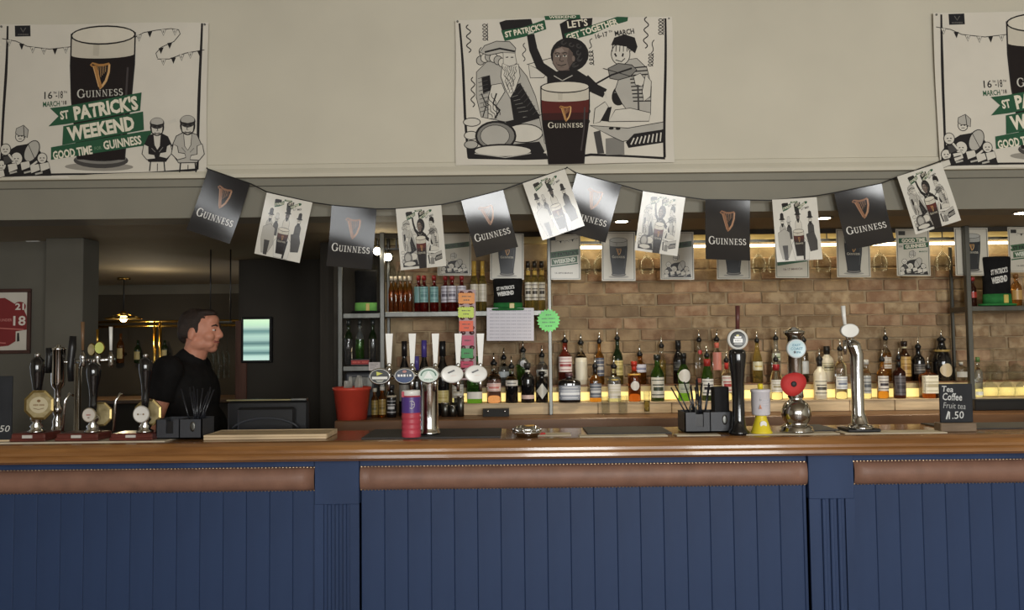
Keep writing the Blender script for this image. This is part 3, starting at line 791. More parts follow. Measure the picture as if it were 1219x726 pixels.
bottle(735.5, BK, 13, 391, 'wine', 'yellow', 'dark green necked bottle with yellow label behind the gold collar bottle', upper='dkgreen', fill=.5, lab=((206, 190, 130), .2, .52, (150, 140, 80)), group=bg)
bottle(762, BK, 14, 410, 'spirit', 'amber', 'amber bottle with blue and white label behind the orange whisky', lab=((210, 206, 214), .4, .66, (70, 74, 110)), group=bg, sq=.3)
bottle(788, BK, 10, 400, 'slim', 'yellow', 'slim clear bottle of pale yellow spirit behind the green wine shaped one', upper='clear', fill=.5, group=bg)
bottle(808, BK, 13, 405, 'wine', 'black', 'plain black wine bottle behind the roundel bottle', lab=((52, 54, 58), .3, .52, (120, 122, 120)), top=(30, 30, 32), group=bg, neck=.2)
bottle(833, BK, 9.5, 393, 'slim', 'clear', 'slim clear vodka bottle with a red dot', extra=[('disc', (190, 40, 40), .72, .5)], lab=((206, 120, 110), .02, .12), group=bg)
bottle(854, BK, 10.5, 392, 'slim', 'clear', 'slim clear vodka bottle with pink band left of the black tap', extra=[('neckband', (226, 120, 100), .86, .06)], lab=((228, 150, 136), .3, .7), group=bg)
bottle(902, BK, 12, 394, 'slope', 'yellow', 'pale yellow liqueur bottle above the yellow pot', upper='yellow', lab=((226, 222, 196), .3, .5, (190, 170, 90)), group=bg)
bottle(924.5, BK, 10, 391, 'slim', 'pale', 'slim greenish clear bottle above the deep red neck', lab=((214, 218, 196), .5, .66, (90, 120, 80)), group=bg)
bottle(957.5, BK, 11, 393, 'slim', 'clear', 'slim clear bottle peeping out right of the poppy tap', lab=((190, 194, 196), .2, .5), group=bg)
bottle(985, BK, 15, 412, 'spirit', 'cream', 'cream liqueur bottle with black top behind the white coconut style one', lab=((220, 212, 180), .3, .56, (90, 84, 60)), extra=[('neckband', (34, 32, 32), .84, .1)], top=(30, 28, 28), group=bg, neck=.2)
bottle(1055.5, BK, 12, 391, 'spirit', 'whisky', 'tall amber bottle with a clear long neck behind the dark crest bottle', upper='clear', fill=.62, lab=((224, 216, 204), .3, .56, (160, 130, 90)), group=bg)
bottle(1077.5, BK, 14, 406, 'wine', 'brown', 'brown bottle with golden label and dark cap', lab=((190, 156, 92), .12, .62, (150, 112, 56)), extra=[('neckband', (206, 196, 160), .85, .02)], top=(40, 30, 26), group=bg)
bottle(1094, BK, 14, 401, 'spirit', 'black', 'black bottle with steel pourer behind the cream square label', lab=((74, 72, 72), .2, .5, (140, 136, 130)), group=bg)
bottle(1122, (5.05, zS2), 22, 392, 'slope', 'black', 'big black brandy bottle with round cream label above the chalkboard', extra=[('disc', (196, 180, 148), .26, .66), ('neckband', (160, 136, 80), .72, .025)], group=bg)
bottle(1144.5, (5.03, zS2), 13, 431, 'squat', 'clear', 'small clear decanter between the two right posts', lab=((206, 206, 200), .2, .5), top=(214, 214, 208), group=bg)
# bottles on the counter behind the five tap font
cg = 'bottles on the back counter behind the five tap font'
CT = (4.90, zC)
bottle(481.5, CT, 13, 406, 'wine', 'black', 'dark wine bottle behind the second tap handle', top=(34, 30, 32), group=cg, name='wine_bottle', lab=((150, 146, 138), .2, .42), neck=.2)
bottle(505, CT, 13, 405, 'wine', 'black', 'dark wine bottle with tall purple capsule', top=(78, 66, 140), group=cg, name='wine_bottle', neck=.22, lab=((200, 196, 190), .2, .4))
bottle(496, (4.83, zC), 12, 424, 'wine', 'black', 'shorter dark wine bottle with purple capsule in front of the taller one', top=(86, 74, 150), group=cg, name='wine_bottle', neck=.22)
bottle(527, CT, 15, 406, 'wine', 'black', 'dark wine bottle with yellow label behind the third tap handle', top=(28, 28, 30), lab=((206, 190, 130), .17, .34, (180, 160, 96)), group=cg, name='wine_bottle', neck=.2)
bottle(545, CT, 14, 420, 'spirit', 'pale', 'clear bottle with white and black label behind the fourth tap', lab=((214, 210, 200), .28, .5, (180, 170, 150)), extra=[('neckband', (34, 34, 36), .14, .07)], top=(60, 60, 60), group=cg)
bottle(446, ST, 8, 462, 'slim', 'amber', 'small golden mixer bottle right beside the red bucket', lab=((150, 128, 70), .1, .6, (90, 80, 40)), top=(200, 196, 180), group=cg, name='mixer_bottle')
bottle(455, ST, 9, 460, 'slim', 'amber', 'second small golden mixer bottle from the red bucket', lab=((160, 134, 76), .1, .6, (110, 90, 40)), top=(210, 208, 200), group=cg, name='mixer_bottle')
bottle(466, ST, 11, 458, 'slim', 'black', 'small bottle with black and white patterned label left of the pink tin', lab=((40, 40, 42), .1, .58, (210, 210, 210)), extra=[('neckband', (200, 190, 170), .66, .03)], top=(50, 50, 50), group=cg, name='mixer_bottle')
# bottles on the long shelf
for i, px in enumerate((466.5, 471.5, 477.5, 483, 488.5)):
    bottle(px, (4.9+.05*(i % 2), zSs), 7, 329, 'slim', 'orange', ['leftmost slim amber bottle on the long shelf beside the post', 'second slim amber bottle from the left on the long shelf', 'third slim amber bottle from the left on the long shelf', 'fourth slim amber bottle from the left on the long shelf', 'rightmost slim amber bottle left of the teal labels'][i], upper='whisky', fill=.6, top=(214, 202, 180), group='slim amber bottles on the long shelf', name='amber_bottle')
for i, (px, dy) in enumerate(((499, .05), (505.5, 0), (517.5, 0))):
    bottle(px, (4.9+dy, zSs), 10.5, 328, 'spirit', 'red', ['teal labelled red bottle set furthest left and back', 'middle teal labelled red bottle on the long shelf', 'rightmost teal labelled red bottle on the long shelf'][i], lab=((128, 168, 166), .26, .7, (90, 130, 130) if i else (128, 168, 166)), top=(150, 44, 40), group='red bottles with teal labels', name='teal_label_bottle')
for i, (px, dy) in enumerate(((531, .05), (539, 0), (550.5, 0))):
    bottle(px, (4.9+dy, zSs), 11, 328, 'spirit', 'red', ['white labelled red bottle set back on the left of its three', 'middle white labelled red bottle on the long shelf', 'white labelled red bottle behind the orange price card'][i], lab=((206, 202, 210), .26, .72, (110, 104, 116)), top=(146, 44, 42), group='red bottles with white labels', name='white_label_bottle')
for i, px in enumerate((565.5, 575.5)):
    bottle(px, (4.99, zSs), 10, 311, 'wine', 'yellow', ['gold foil sparkling bottle right beside the price cards', 'gold foil sparkling bottle second right of the price cards'][i], lab=((214, 206, 188), .2, .55, (196, 188, 168)), extra=[('neckband', (200, 162, 70), .74, .05)], top=(206, 168, 78), group='gold topped bottles left of the green hat', name='sparkling_bottle', neck=.24)
for i, px in enumerate((630, 638, 646.5)):
    bottle(px, (4.99, zSs), 8, 311, 'slim', 'yellow', ['black capped gold bottle right beside the green hat', 'middle of the three black capped gold bottles', 'black capped gold bottle right beside the middle post'][i], lab=((222, 214, 196), .22, .58, (70, 64, 54)), extra=[('neckband', (206, 170, 84), .76, .06)], top=(44, 38, 32), group='black capped bottles right of the green hat', name='sparkling_bottle', neck=.12)
bottle(1161.5, (4.93, zRs), 9, 330, 'slim', 'dkrum', 'small dark red bottle at the left end of the right shelf', lab=((170, 60, 50), .3, .5), top=(150, 40, 40), name='mixer_bottle')
bottle(1214, (4.95, zRs), 12, 326, 'spirit', 'whisky', 'amber bottle at the right end of the right shelf', lab=((190, 150, 90), .2, .5), top=(120, 80, 40), name='mixer_bottle')
# left shelf: green bottles on the lower shelf
for i, px in enumerate((415, 428.5, 444)):
    bottle(px, (4.95, zLs2), 10, 381, 'spirit', ['smoke', 'bright', 'smoke'][i], ['dim green bottle beside the leftmost post', 'bright green gleaming bottle in the left rack', 'dim bottle beside the second post in the left rack'][i], upper='dkgreen' if i != 1 else 'pale', fill=.55, top=(40, 44, 42), group='bottles on the lower left shelf', name='green_bottle')
bottle(1164.5, (4.93, zS1), 9.5, 425, 'spirit', 'pale', 'clear bottle with green top left of the upturned glasses', upper='clear', top=(80, 110, 60), lab=((222, 224, 216), .05, .14), name='gin_bottle')

# ------------------------------------------------------------ glasses
def wine_glass(name, label, x, y, zfoot, h, rb, group, down=True):
    "stemmed glass; down: bowl opening downwards, foot on top"
    o = thing(name, label, 'glass', (x, y, zfoot), 0, group)
    if down: o.rotation_euler = (PI, 0, 0)
    bh = h*.55
    prof = [(.0, 0), (rb*.85, 0), (rb*.86, .002), (.005, .006), (.0036, h*.2), (.0036, h-bh-.004), (.012, h-bh), (rb*.78, h-bh*.72), (rb, h-bh*.42), (rb*.86, h), (rb*.84, h), (rb*.97, h-bh*.42), (rb*.74, h-bh*.70), (.008, h-bh*.94), (0, h-bh*.94)]
    MB().lathe(prof, THIN, 20).build('bowl', o)
    return o
hg = 'stemmed glasses hung upside down from the rail'
for px, wh in ((694.5, 'between the weekend card and the middle pint card'), (714.5, 'just left of the middle pint card'), (770, 'left of the tilted white flag near the middle'), (903, 'right of the big central black flag'), (922, 'left of the second hatted band flag'), (980, 'right of the second hatted band flag'), (1047, 'left of the good time card'), (1122, 'right of the good time card')):
    wine_glass('hanging_glass', 'upturned stemmed glass hanging '+wh, X(px, 4.983, 310), 4.983, RAILZ+.014, S(39, 4.983), S(9.5, 4.983), hg)
for i, (px, Y, zz, wh) in enumerate(((1178.5, 4.91, zS1, 'front left of the two rows'), (1198.5, 4.91, zS1, 'front middle of the two rows'), (1218.5, 4.91, zS1, 'front right at the picture edge'), (1184, 5.07, zS2, 'back left, above the front ones'), (1211, 5.07, zS2, 'back right, above the front ones'))):
    h = S(36, Y)
    wine_glass('stemmed_glass', 'upturned wine glass right of the chalkboard, '+wh, X(px, Y, 460), Y, zz+h+.001, h, S(9.6, Y), 'upturned glasses right of the chalkboard')
def tumbler(name, label, px, Y, zb, w, ytop, liq=None, group=None):
    x = X(px, Y, 480); h = at(px, ytop, Y).z-zb; r = S(w, Y)/2
    o = thing(name, label, 'glass', (x, Y, zb+.0006), 0, group)
    MB().lathe([(0, 0), (r*.82, 0), (r*.84, .002), (r, h), (r*.93, h), (r*.78, h*.12), (0, h*.12)], THIN, 18).build('tumbler', o)
    if liq: MB().lathe([(0, h*.13), (r*.77, h*.13), (r*.86, h*.6), (0, h*.6)], liq, 16).build('drink', o)
tumbler('shot_glass', 'left one of two clear shot glasses on the back counter', 721, 4.80, zC, 11, 472)
tumbler('shot_glass', 'right one of two clear shot glasses on the back counter', 741.5, 4.80, zC, 12, 471)
tumbler('shot_glass', 'narrow tall shot glass below the green wine shaped bottle', 770, 4.80, zC, 8, 466, G['yellow'])
for i, px in enumerate((436, 446, 456.5, 467, 477.5)):
    wine_glass('flute_glass', 'champagne flute hanging at the top left of the long shelf, %s' % ['leftmost', 'second from the left', 'middle one', 'second from the right', 'rightmost'][i], X(px, 5.0, 320), 5.0, ZS-.09, S(38, 5.0), S(4.6, 5.0), 'flutes hung above the long shelf')
tag(MB().box(X(431, 5.0, 300), X(483, 5.0, 300), 4.985, 5.015, ZS-.088, ZS-.078, STEEL).box(X(441, 5.0, 300), X(443, 5.0, 300), 4.99, 5.01, ZS-.08, ZS-.001, STEEL).box(X(471, 5.0, 300), X(473, 5.0, 300), 4.99, 5.01, ZS-.08, ZS-.001, STEEL).build('flute_rack'), 'short steel rack above the long shelf holding hanging flutes', 'rack')
# metal measures and small things on the back counter
for px, w, yt, wh in ((530, 9, 479, 'leftmost'), (539, 8, 482, 'middle, shortest'), (548.5, 8, 471, 'rightmost, tallest')):
    Y = 4.80; r = S(w, Y)/2; h = at(px, yt, Y).z-zC
    o = thing('spirit_measure', 'steel spirit measure behind the taps, %s of three' % wh, 'measure', (X(px, Y, 490), Y, zC+.0005), 0, 'steel measures on the back counter')
    MB().lathe([(0, 0), (r, 0), (r, h), (r*.9, h), (r*.88, h*.2), (0, h*.2)], STEEL, 18).build('cup', o)
    MB().lathe([(r*.98, h*.9), (r*1.1, h*.93), (r*1.1, h*.97), (r*.98, h)], CHROME, 18).build('rim', o)
Y = 4.79; x0, x1 = X(575, Y, 490), X(606, Y, 490); h = at(590, 486.5, Y).z-zC
o = thing('card_reader', 'low black box with two silver studs under the bottles', 'box', ((x0+x1)/2, Y, zC+.0005)); wd = (x1-x0)/2
MB().prism([(-.03, 0), (.05, 0), (.05, h), (-.015, h)], -wd, wd, BLACKP, 'x').build('body', o)
for sx in (-.62, .68): MB().ell((sx*wd, -.023, h*.72), (.008, .008, .008), CHROME, 10, 6).build('stud', o)
# dark trough at the right end, grey machine and boxes at the left end
o = thing('black_trough', 'long black trough below the upturned glasses', 'trough', (X(1160, 4.8, 490), 4.79, zC+.0005))
L = 3.3-X(1160, 4.8, 490); hh = zS1-zC-.003
MB().box(0, L, 0, .06, 0, hh, BLACKP, .004).build('front', o); MB().box(.0, L, -.006, 0, hh-.012, hh, RUBBER, .002).build('lip', o)
Y = 4.86; Y = 4.90; x0, x1 = X(413, Y, 450), X(449, Y, 450); z1 = Z(443, Y, 430)
o = thing('coffee_machine', 'grey steel machine behind the red bucket', 'machine', ((x0+x1)/2, Y, zC+.0005)); wd = (x1-x0)/2; h = min(z1, zLs2-.036)-zC
MB().box(-wd, wd, -.06, .16, 0, h, GREYP, .012).build('casing', o)
MB().box(-wd*.8, wd*.8, -.064, -.058, h*.62, h*.9, STEEL, .003).build('panel', o)
x0, x1 = X(417, 4.84, 436), X(440, 4.84, 436); zz = zLs2
o = thing('snack_box', 'flat black box with red lettering on the lower left shelf', 'box', ((x0+x1)/2, 4.86, zz+.0005)); wd = (x1-x0)/2
MB().box(-wd, wd, -.015, .07, 0, .042, BLACKP, .003).build('carton', o)
a = Art(0, 0, 100, 30, 2*wd, .036, 'card'); a.rect(4, 4, 96, 26, (150, 28, 26)); a.scrib(30, 15, 40, 9, (206, 96, 84), 6); a.scrib(74, 15, 30, 9, (206, 96, 84), 5)
p = a.build('print', o); p.rotation_euler = (PI/2, 0, 0); p.location = (0, -.0152, .039)
o = thing('price_tag', 'small white price card on the lower left shelf edge', 'card', (X(446, 4.83, 437), 4.828, zz+.003)); MB().box(-.035, .035, 0, .002, -.032, .018, C((214, 206, 204), 'card')).build('card', o)
for k in range(3): MB().box(-.028, .02-.01*k, -.0006, 0, .006-.012*k, .009-.012*k, C((120, 112, 112), 'card')).build('print', o)

# ------------------------------------------------------------ printed posters, flags and cards
INK, PAP, GRN, CRM = (42, 40, 40), (206, 202, 190), (48, 88, 64), (226, 220, 200)
MID, LGT, DGR = (128, 126, 120), (176, 173, 164), (74, 72, 70)
def blob(A, pts, fill, wd=.8, ink=INK):
    A.poly(pts, fill)
    if wd: A.line(pts, wd, ink, True)
def oval(A, cx, cy, rx, ry, fill, wd=.8, rot=0, ink=INK):
    if wd: A.ell(cx, cy, rx+wd/2, ry+wd/2, ink, rot)
    A.ell(cx, cy, rx-wd/2, ry-wd/2, fill, rot)
def wave(x0, y0, x1, y1, amp, n):
    d = Vector((x1-x0, y1-y0)); t = Vector((-d.y, d.x)).normalized(); m = n*8
    return [(x0+d.x*i/m+t.x*amp*math.sin(2*PI*i/8), y0+d.y*i/m+t.y*amp*math.sin(2*PI*i/8)) for i in range(m+1)]
def curl(x0, y0, x1, y1, r, n):
    m = n*10
    return [(x0+(x1-x0)*i/m+r*math.cos(2*PI*i/10), y0+(y1-y0)*i/m+r*.8*math.sin(2*PI*i/10)) for i in range(m+1)]
def pint(A, cx, y0, w, h, dark=(38, 33, 32), head=(200, 194, 178), word=True, red=None, base=True, harp=True):
    "a tall glass of stout: domed rim, pale head, dark body, harp and lettering"
    hw = w/2
    L = [(cx-hw, y0+h*.05), (cx-hw*1.0, y0+h*.28), (cx-hw*.93, y0+h*.52), (cx-hw*.78, y0+h*.78), (cx-hw*.72, y0+h*.95)]
    R = [(2*cx-x, y) for x, y in L]
    if base:
        A.ell(cx, y0+h*.955, hw*.84, h*.055, DGR); A.ell(cx, y0+h*.94, hw*.78, h*.04, MID); A.ell(cx, y0+h*.925, hw*.74, h*.036, INK)
    A.poly(L+list(reversed(R)), head)
    t = .205
    B = [(cx-hw*.99, y0+h*t)]+[(cx+hw*.99*math.cos(math.radians(180-a)), y0+h*(t+.028*math.sin(math.radians(a)))) for a in range(15, 180, 15)]+[(cx+hw*.99, y0+h*t)]
    A.poly(B+R[1:]+list(reversed(L))[:-1], dark)
    if red:
        A.poly(B+[(cx+hw*.98, y0+h*.36), (cx-hw*.98, y0+h*.36)], red)
        A.poly([(cx-hw*.98, y0+h*.36), (cx+hw*.98, y0+h*.36), (cx+hw*.95, y0+h*.44), (cx-hw*.95, y0+h*.44)], tuple((a+b)//2 for a, b in zip(red, dark)))
    A.poly([(cx-hw*.30, y0+h*.11), (cx-hw*.1, y0+h*.12), (cx-hw*.12, y0+h*.215), (cx-hw*.3, y0+h*.21)], tuple(v-14 for v in head))
    oval(A, cx, y0+h*.065, hw, h*.064, tuple(min(255, v+12) for v in head), w*.025)
    A.line(L, w*.022, INK); A.line(R, w*.022, INK)
    A.line([(cx+hw*.8, y0+h*.3), (cx+hw*.76, y0+h*.55), (cx+hw*.62, y0+h*.8)], w*.03, tuple(v+34 for v in dark))
    if harp: A.harp(cx, y0+h*.37, h*.175)
    if word: A.serif('GUINNESS', cx, y0+h*.505, w*.72, h*.05, CRM)
def garland(A, pts, k, ink=INK):
    A.line(pts, .9*k, ink)
    n = 0
    for i in range(len(pts)-1):
        a, b = Vector(pts[i]), Vector(pts[i+1]); L = (b-a).length; m = max(1, int(L/(9.5*k)))
        for j in range(m):
            p = a+(b-a)*((j+.5)/m); q = [(p.x-3*k, p.y), (p.x+3*k, p.y), (p.x+.3*k, p.y+7.5*k)]
            if n % 3 == 1: A.poly(q, ink)
            else: blob(A, q, PAP, .7*k); A.line([(p.x, p.y+1.5*k), (p.x, p.y+4*k)], .8*k, ink)
            n += 1
def ribbon(A, pts, s, cx, cy, w, h, rot, c=GRN, tc=CRM, bold=.035, fold=None):
    if fold: A.poly(fold, (30, 52, 40))
    A.poly(pts, c); A.text(s, cx, cy, w, h, tc, rot, bold)
def player(A, x, y, k, flip=1, helmet=True, dark=True):
    "sportsman bust with a head guard, arms folded round a ball"
    P = lambda q: [(x+flip*a*k, y+b*k) for a, b in q]
    blob(A, P([(-13, 12), (-9, 3), (-3, 1), (5, 1), (11, 4), (15, 13), (13, 24), (9, 30), (-9, 30), (-13, 23)]), INK if dark else LGT, .8*k)
    blob(A, P([(-4, 2), (4, 2), (3, 14), (0, 18), (-3, 13)]), PAP, .6*k)
    blob(A, P([(-14, 12), (-16, 22), (-11, 28), (-2, 27), (-3, 23), (-9, 22), (-9, 14)]), PAP, .8*k)
    blob(A, P([(14, 12), (16, 21), (10, 27), (2, 25), (3, 21), (9, 20), (10, 14)]), PAP, .8*k)
    oval(A, x, y-6*k, 7*k, 9*k, PAP, .8*k)
    if helmet:
        A.ell(x, y-10*k, 7.6*k, 6*k, DGR); A.ell(x, y-11.5*k, 6.5*k, 4*k, LGT); A.line(P([(-7, -9), (0, -7.5), (7, -9)]), 1.5*k, INK)
        A.line(P([(-6.5, -8), (-5.5, 0), (0, 3), (5.5, 0), (6.5, -8)]), 1*k, INK)
    else:
        A.ell(x, y-12*k, 7.2*k, 4.5*k, INK)
    A.line(P([(-4, -6), (-1, -6.5)]), 1.4*k, INK); A.line(P([(4, -6), (1, -6.5)]), 1.4*k, INK)
    A.line(P([(0, -5), (1, -2), (-.6, -2)]), .7*k, INK); A.line(P([(-3, .2), (0, 1), (3, .2)]), 1.0*k, INK)
    A.line(P([(-7, 30), (-8, 40)]), 1.2*k, INK); A.line(P([(7, 30), (8, 40)]), 1.2*k, INK); A.line(P([(0, 32), (0, 40)]), .8*k, INK)
    A.line(P([(-6, 16), (-2, 20)]), .8*k, MID); A.line(P([(6, 15), (2, 20)]), .8*k, MID)
def scrum(A, x, y, k):
    "huddle of players scrambling for a ball"
    P = lambda q: [(x+a*k, y+b*k) for a, b in q]
    blob(A, P([(-34, 26), (-32, 8), (-22, -4), (-8, -12), (6, -14), (20, -6), (32, 10), (36, 26)]), INK, .6*k)
    for a, b, r, f in ((-22, -8, 6.5, PAP), (-4, -24, 6, PAP), (13, -6, 7, LGT), (24, 4, 6, PAP), (-8, 4, 7.5, PAP), (-27, 12, 6, PAP)):
        oval(A, x+a*k, y+b*k, r*k, r*1.1*k, f, .9*k)
        A.line(P([(a-3, b), (a-1, b-.4)]), 1.2*k, INK); A.line(P([(a+3, b), (a+1, b-.4)]), 1.2*k, INK); A.line(P([(a-2, b+3), (a+2, b+3)]), .8*k, INK)
    blob(A, P([(-10, -28), (-9, -34), (0, -38), (6, -32), (5, -22), (0, -25), (-6, -25)]), LGT, .8*k)
    A.line(P([(0, -37), (1, -22)]), .9*k, INK)
    oval(A, x+11*k, y-5*k, 8.5*k, 14*k, LGT, 1.1*k, 25); A.line(P([(6, -15), (15, 5)]), .8*k, INK)
    for a, b in ((-20, 4), (-14, 14), (2, 12), (14, 16), (26, 14), (-30, 22)):
        blob(A, P([(a-5, b-3), (a+6, b-5), (a+8, b+3), (a-3, b+7)]), PAP if (a % 4) else DGR, .7*k)
    for a, b in ((-12, 22), (6, 22), (20, 24)):
        A.line(P([(a-4, b), (a+5, b-2)]), 2.2*k, LGT)
    A.line(P([(-18, -2), (-12, 6)]), 2.4*k, PAP); A.line(P([(18, 8), (10, 14)]), 2.4*k, PAP)
def art_weekend(A):
    "banner print in its own pixel frame: glass, green ribbons, players"
    A.line([(9.5, 31), (9, 90), (8, 150), (6.5, 206)], [2.2, 3.4, 3, 2.4], INK)
    A.line([(240.5, 30), (239, 120), (237, 204)], [2.4, 3.6, 3], INK)
    A.line([(2, 209.5), (60, 209.5), (120, 208.6), (180, 206.8), (237, 204)], [1.6, 2.6, 2.2, 2.2, 3], INK)
    A.poly([(18, 30.5), (36.5, 30), (37, 43), (18.5, 43.5)], (40, 40, 42)); A.line([(25, 33), (28, 38), (31, 33)], .9, (110, 108, 104)); A.text('GUINNESS', 28, 41, 13, 1.8, (110, 108, 104))
    garland(A, [(3, 46), (20, 49), (33, 55), (60, 58.5), (86, 56)], 1.0)
    garland(A, [(161, 47), (172, 41), (186, 38.5), (204, 36.5), (213, 38)], 1.0)
    A.line([(213, 38), (215, 43), (208, 52), (193, 59), (187, 66), (189, 72)], .9, INK)
    garland(A, [(189, 73), (203, 73), (222, 66), (244, 62)], 1.0)
    for q in ((203, 55), (193, 61)): blob(A, [(q[0]-3, q[1]-1), (q[0]+3, q[1]-2), (q[0], q[1]+6)], INK, 0)
    A.ell(122, 200, 40, 5, (150, 146, 136))
    pint(A, 124, 32, 76, 168, word=False, harp=False)
    A.harp(121.5, 92, 31)
    A.serif('GUINNESS', 122.5, 113, 54, 8, (198, 196, 186), 3)
    A.text('16', 61, 114.5, 9.5, 9, INK, 2, .01); A.text('TH', 68.5, 111.5, 4, 2.6, INK); A.text('-18', 74, 114, 8.5, 9, INK, 2, .01); A.text('TH', 81, 111, 4, 2.6, INK)
    A.text('MARCH', 65, 125, 20, 6.5, GRN, 3, .02); A.text("'18", 80, 123.6, 6, 5, INK, 3)
    ribbon(A, [(63.5, 130), (83, 128), (171.5, 112.5), (170, 134), (84, 149.5), (62.5, 152), (74, 140)], 'ST', 81, 138.5, 10, 10.5, 9)
    A.text("PATRICK'S", 129.5, 130.5, 76, 17.5, CRM, 9.5, .045)
    ribbon(A, [(80, 152), (173.5, 135), (174.5, 156.5), (79, 174.5)], 'WEEKEND', 124, 155, 79, 17, 10, bold=.045)
    ribbon(A, [(66, 177), (86, 173.5), (172, 158.5), (185, 157), (180, 166), (186, 174), (170, 175.5), (66, 192)], 'GOOD TIME', 91, 183.5, 46, 10.5, 9)
    A.text('FOR', 120.5, 178, 8, 4, (110, 140, 110), 9, .01); A.text('GUINNESS', 149, 171.5, 45, 10.5, CRM, 9, .03)
    player(A, 190, 160, 1.12, 1); player(A, 226, 159, 1.22, -1, True, False)
    A.line([(203, 148), (212, 145)], 4, PAP)
    scrum(A, 33, 186, .95)
def hatman(A, x, y, k, hat=(46, 44, 44), skin=PAP, body=LGT):
    P = lambda q: [(x+a*k, y+b*k) for a, b in q]
    blob(A, P([(-11, 12), (-6, 7), (6, 7), (12, 13), (13, 40), (-12, 40)]), body, .8*k)
    oval(A, x, y, 6.5*k, 8.5*k, skin, .8*k)
    blob(A, P([(-12, -4), (-7, -6), (-6, -15), (0, -17), (6, -15), (7, -6), (12, -4), (0, -2)]), hat, .7*k)
    A.line(P([(-4, 0), (-1, -.5)]), 1.3*k, INK); A.line(P([(4, 0), (1, -.5)]), 1.3*k, INK)
    blob(A, P([(-5, 4), (5, 4), (3, 10), (0, 12), (-3, 10)]), INK, 0)
def art_band(A, hats=False, border=True):
    "banner print in its own pixel frame: three musicians, glass, drums, keyboard"
    if border:
        A.line([(546.5, 26), (550, 80), (553, 140), (556.5, 189)], [2.2, 3, 3, 2.4], INK)
        A.line([(791, 24), (789.5, 100), (787.5, 192)], [2.4, 3.2, 3], INK)
        A.line([(556, 189.5), (620, 191), (680, 189.5), (700, 187), (745, 190), (788, 193)], [1.6, 2, 2, 3.2, 2.6, 3], INK)
        for q in ((wave(557, 28, 557, 62, 2.6, 3), 1.3), (wave(562, 92, 562, 128, 2.2, 3), 1.2), (curl(577, 27, 577, 48, 3, 5), 1.0), (wave(572, 56, 568, 72, 1.6, 1), 1), (wave(624, 52, 622, 74, 1.8, 2), 1),
                  (wave(769, 22, 766, 60, 2.6, 3), 1.3), (curl(786, 24, 785, 44, 3, 5), 1.0), (curl(773, 66, 772, 82, 2.8, 4), 1), (wave(777, 50, 773, 66, 1.6, 1), 1), (curl(702, 62, 703, 80, 2.5, 4), 1), (wave(704, 48, 700, 60, 2, 1), 1), (wave(699, 126, 697, 150, 2.2, 2), 1)):
            A.line(q[0], q[1], INK)
    # ribbons across the top
    A.poly([(648, 20), (690, 19), (691, 24), (649, 25)], GRN); A.text('WEEKEND', 669.5, 21.6, 32, 3.2, CRM, 1)
    A.poly([(594, 26), (602, 23.5), (632, 23), (636, 36), (598, 40)], INK)
    ribbon(A, [(596, 36), (622, 33), (648, 24.5), (650, 36), (624, 44.5), (600, 49)], "ST PATRICK'S", 623.5, 36.8, 47, 7.5, 11)
    A.poly([(666, 30), (676, 24.5), (705, 23), (703, 40), (670, 52)], INK); A.text("LET'S", 687, 29.5, 24, 9, CRM, 7, .02)
    ribbon(A, [(671, 42), (704, 32), (734, 21.5), (747, 22), (746, 27), (726, 33), (704, 43), (674, 51)], 'GET TOGETHER', 704, 37, 64, 8, 18.5)
    A.text('16-17', 715, 44, 15, 6, INK, 14, .02); A.text('TH', 725.5, 39.5, 4, 2.6, INK, 14); A.text('MARCH', 742, 40.5, 23, 6.5, INK, 8, .025)
    if hats:
        hatman(A, 590, 78, 1.5, body=LGT); hatman(A, 628, 84, 1.2, (200, 198, 190), LGT, DGR); hatman(A, 684, 66, 1.6, skin=(96, 88, 84), body=PAP); hatman(A, 755, 76, 1.5, body=DGR)
        blob(A, [(560, 112), (600, 100), (628, 112), (634, 160), (612, 186), (575, 190), (560, 150)], LGT, 1)
        A.poly([(580, 150), (612, 150), (608, 194), (588, 194)], DGR)
        blob(A, [(634, 150), (668, 120), (700, 122), (740, 150), (728, 196), (650, 196)], (214, 212, 204), 1)
        blob(A, [(724, 120), (770, 112), (786, 140), (784, 168), (740, 172)], DGR, 1)
        A.poly([(700, 150), (716, 140), (706, 196), (696, 196)], INK)
        pint(A, 680, 104, 62, 84, red=(78, 40, 34), base=False)
    else:
        # bearded accordionist in a cap
        blob(A, [(566, 86), (580, 72), (612, 74), (626, 92), (636, 116), (642, 140), (600, 146), (572, 140), (566, 116)], LGT, .8)
        A.poly([(604, 104), (618, 100), (640, 138), (610, 144)], INK); A.poly([(572, 92), (582, 90), (584, 108), (574, 112)], INK)
        for i in range(6): oval(A, 571+i*5.2, 72-4*math.sin(i*.8), 5, 5.4, PAP if i % 2 else LGT, .9)
        blob(A, [(570, 62), (576, 54), (590, 49), (606, 50), (613, 58), (612, 66), (596, 63), (580, 66)], LGT, .9); A.line([(576, 62), (594, 58), (612, 62)], 2.2, INK)
        blob(A, [(598, 63), (612, 64), (614, 76), (606, 82), (598, 78)], PAP, .7); A.line([(601, 69), (604, 68.6)], 1.2, INK); A.line([(607, 69), (610, 69)], 1.2, INK)
        blob(A, [(597, 76), (605, 80), (616, 77), (618, 92), (612, 108), (606, 118), (600, 106), (595, 92)], PAP, .8)
        for i in range(7): A.line(wave(598+i*2.6, 80, 602+i*1.2, 104+4*(i % 3), 1, 3), .6, INK)
        blob(A, [(584, 102), (596, 100), (600, 110), (590, 126), (590, 142), (580, 142), (580, 118)], PAP, .9)
        for i in range(4): A.line(wave(584-i*3, 112+i*4, 594-i*3, 138+i, 1.2, 2), .8, INK)
        A.line([(572, 112), (578, 126), (574, 140)], 1.2, INK); A.line([(590, 112), (586, 124), (594, 132), (588, 142)], 1.8, INK)
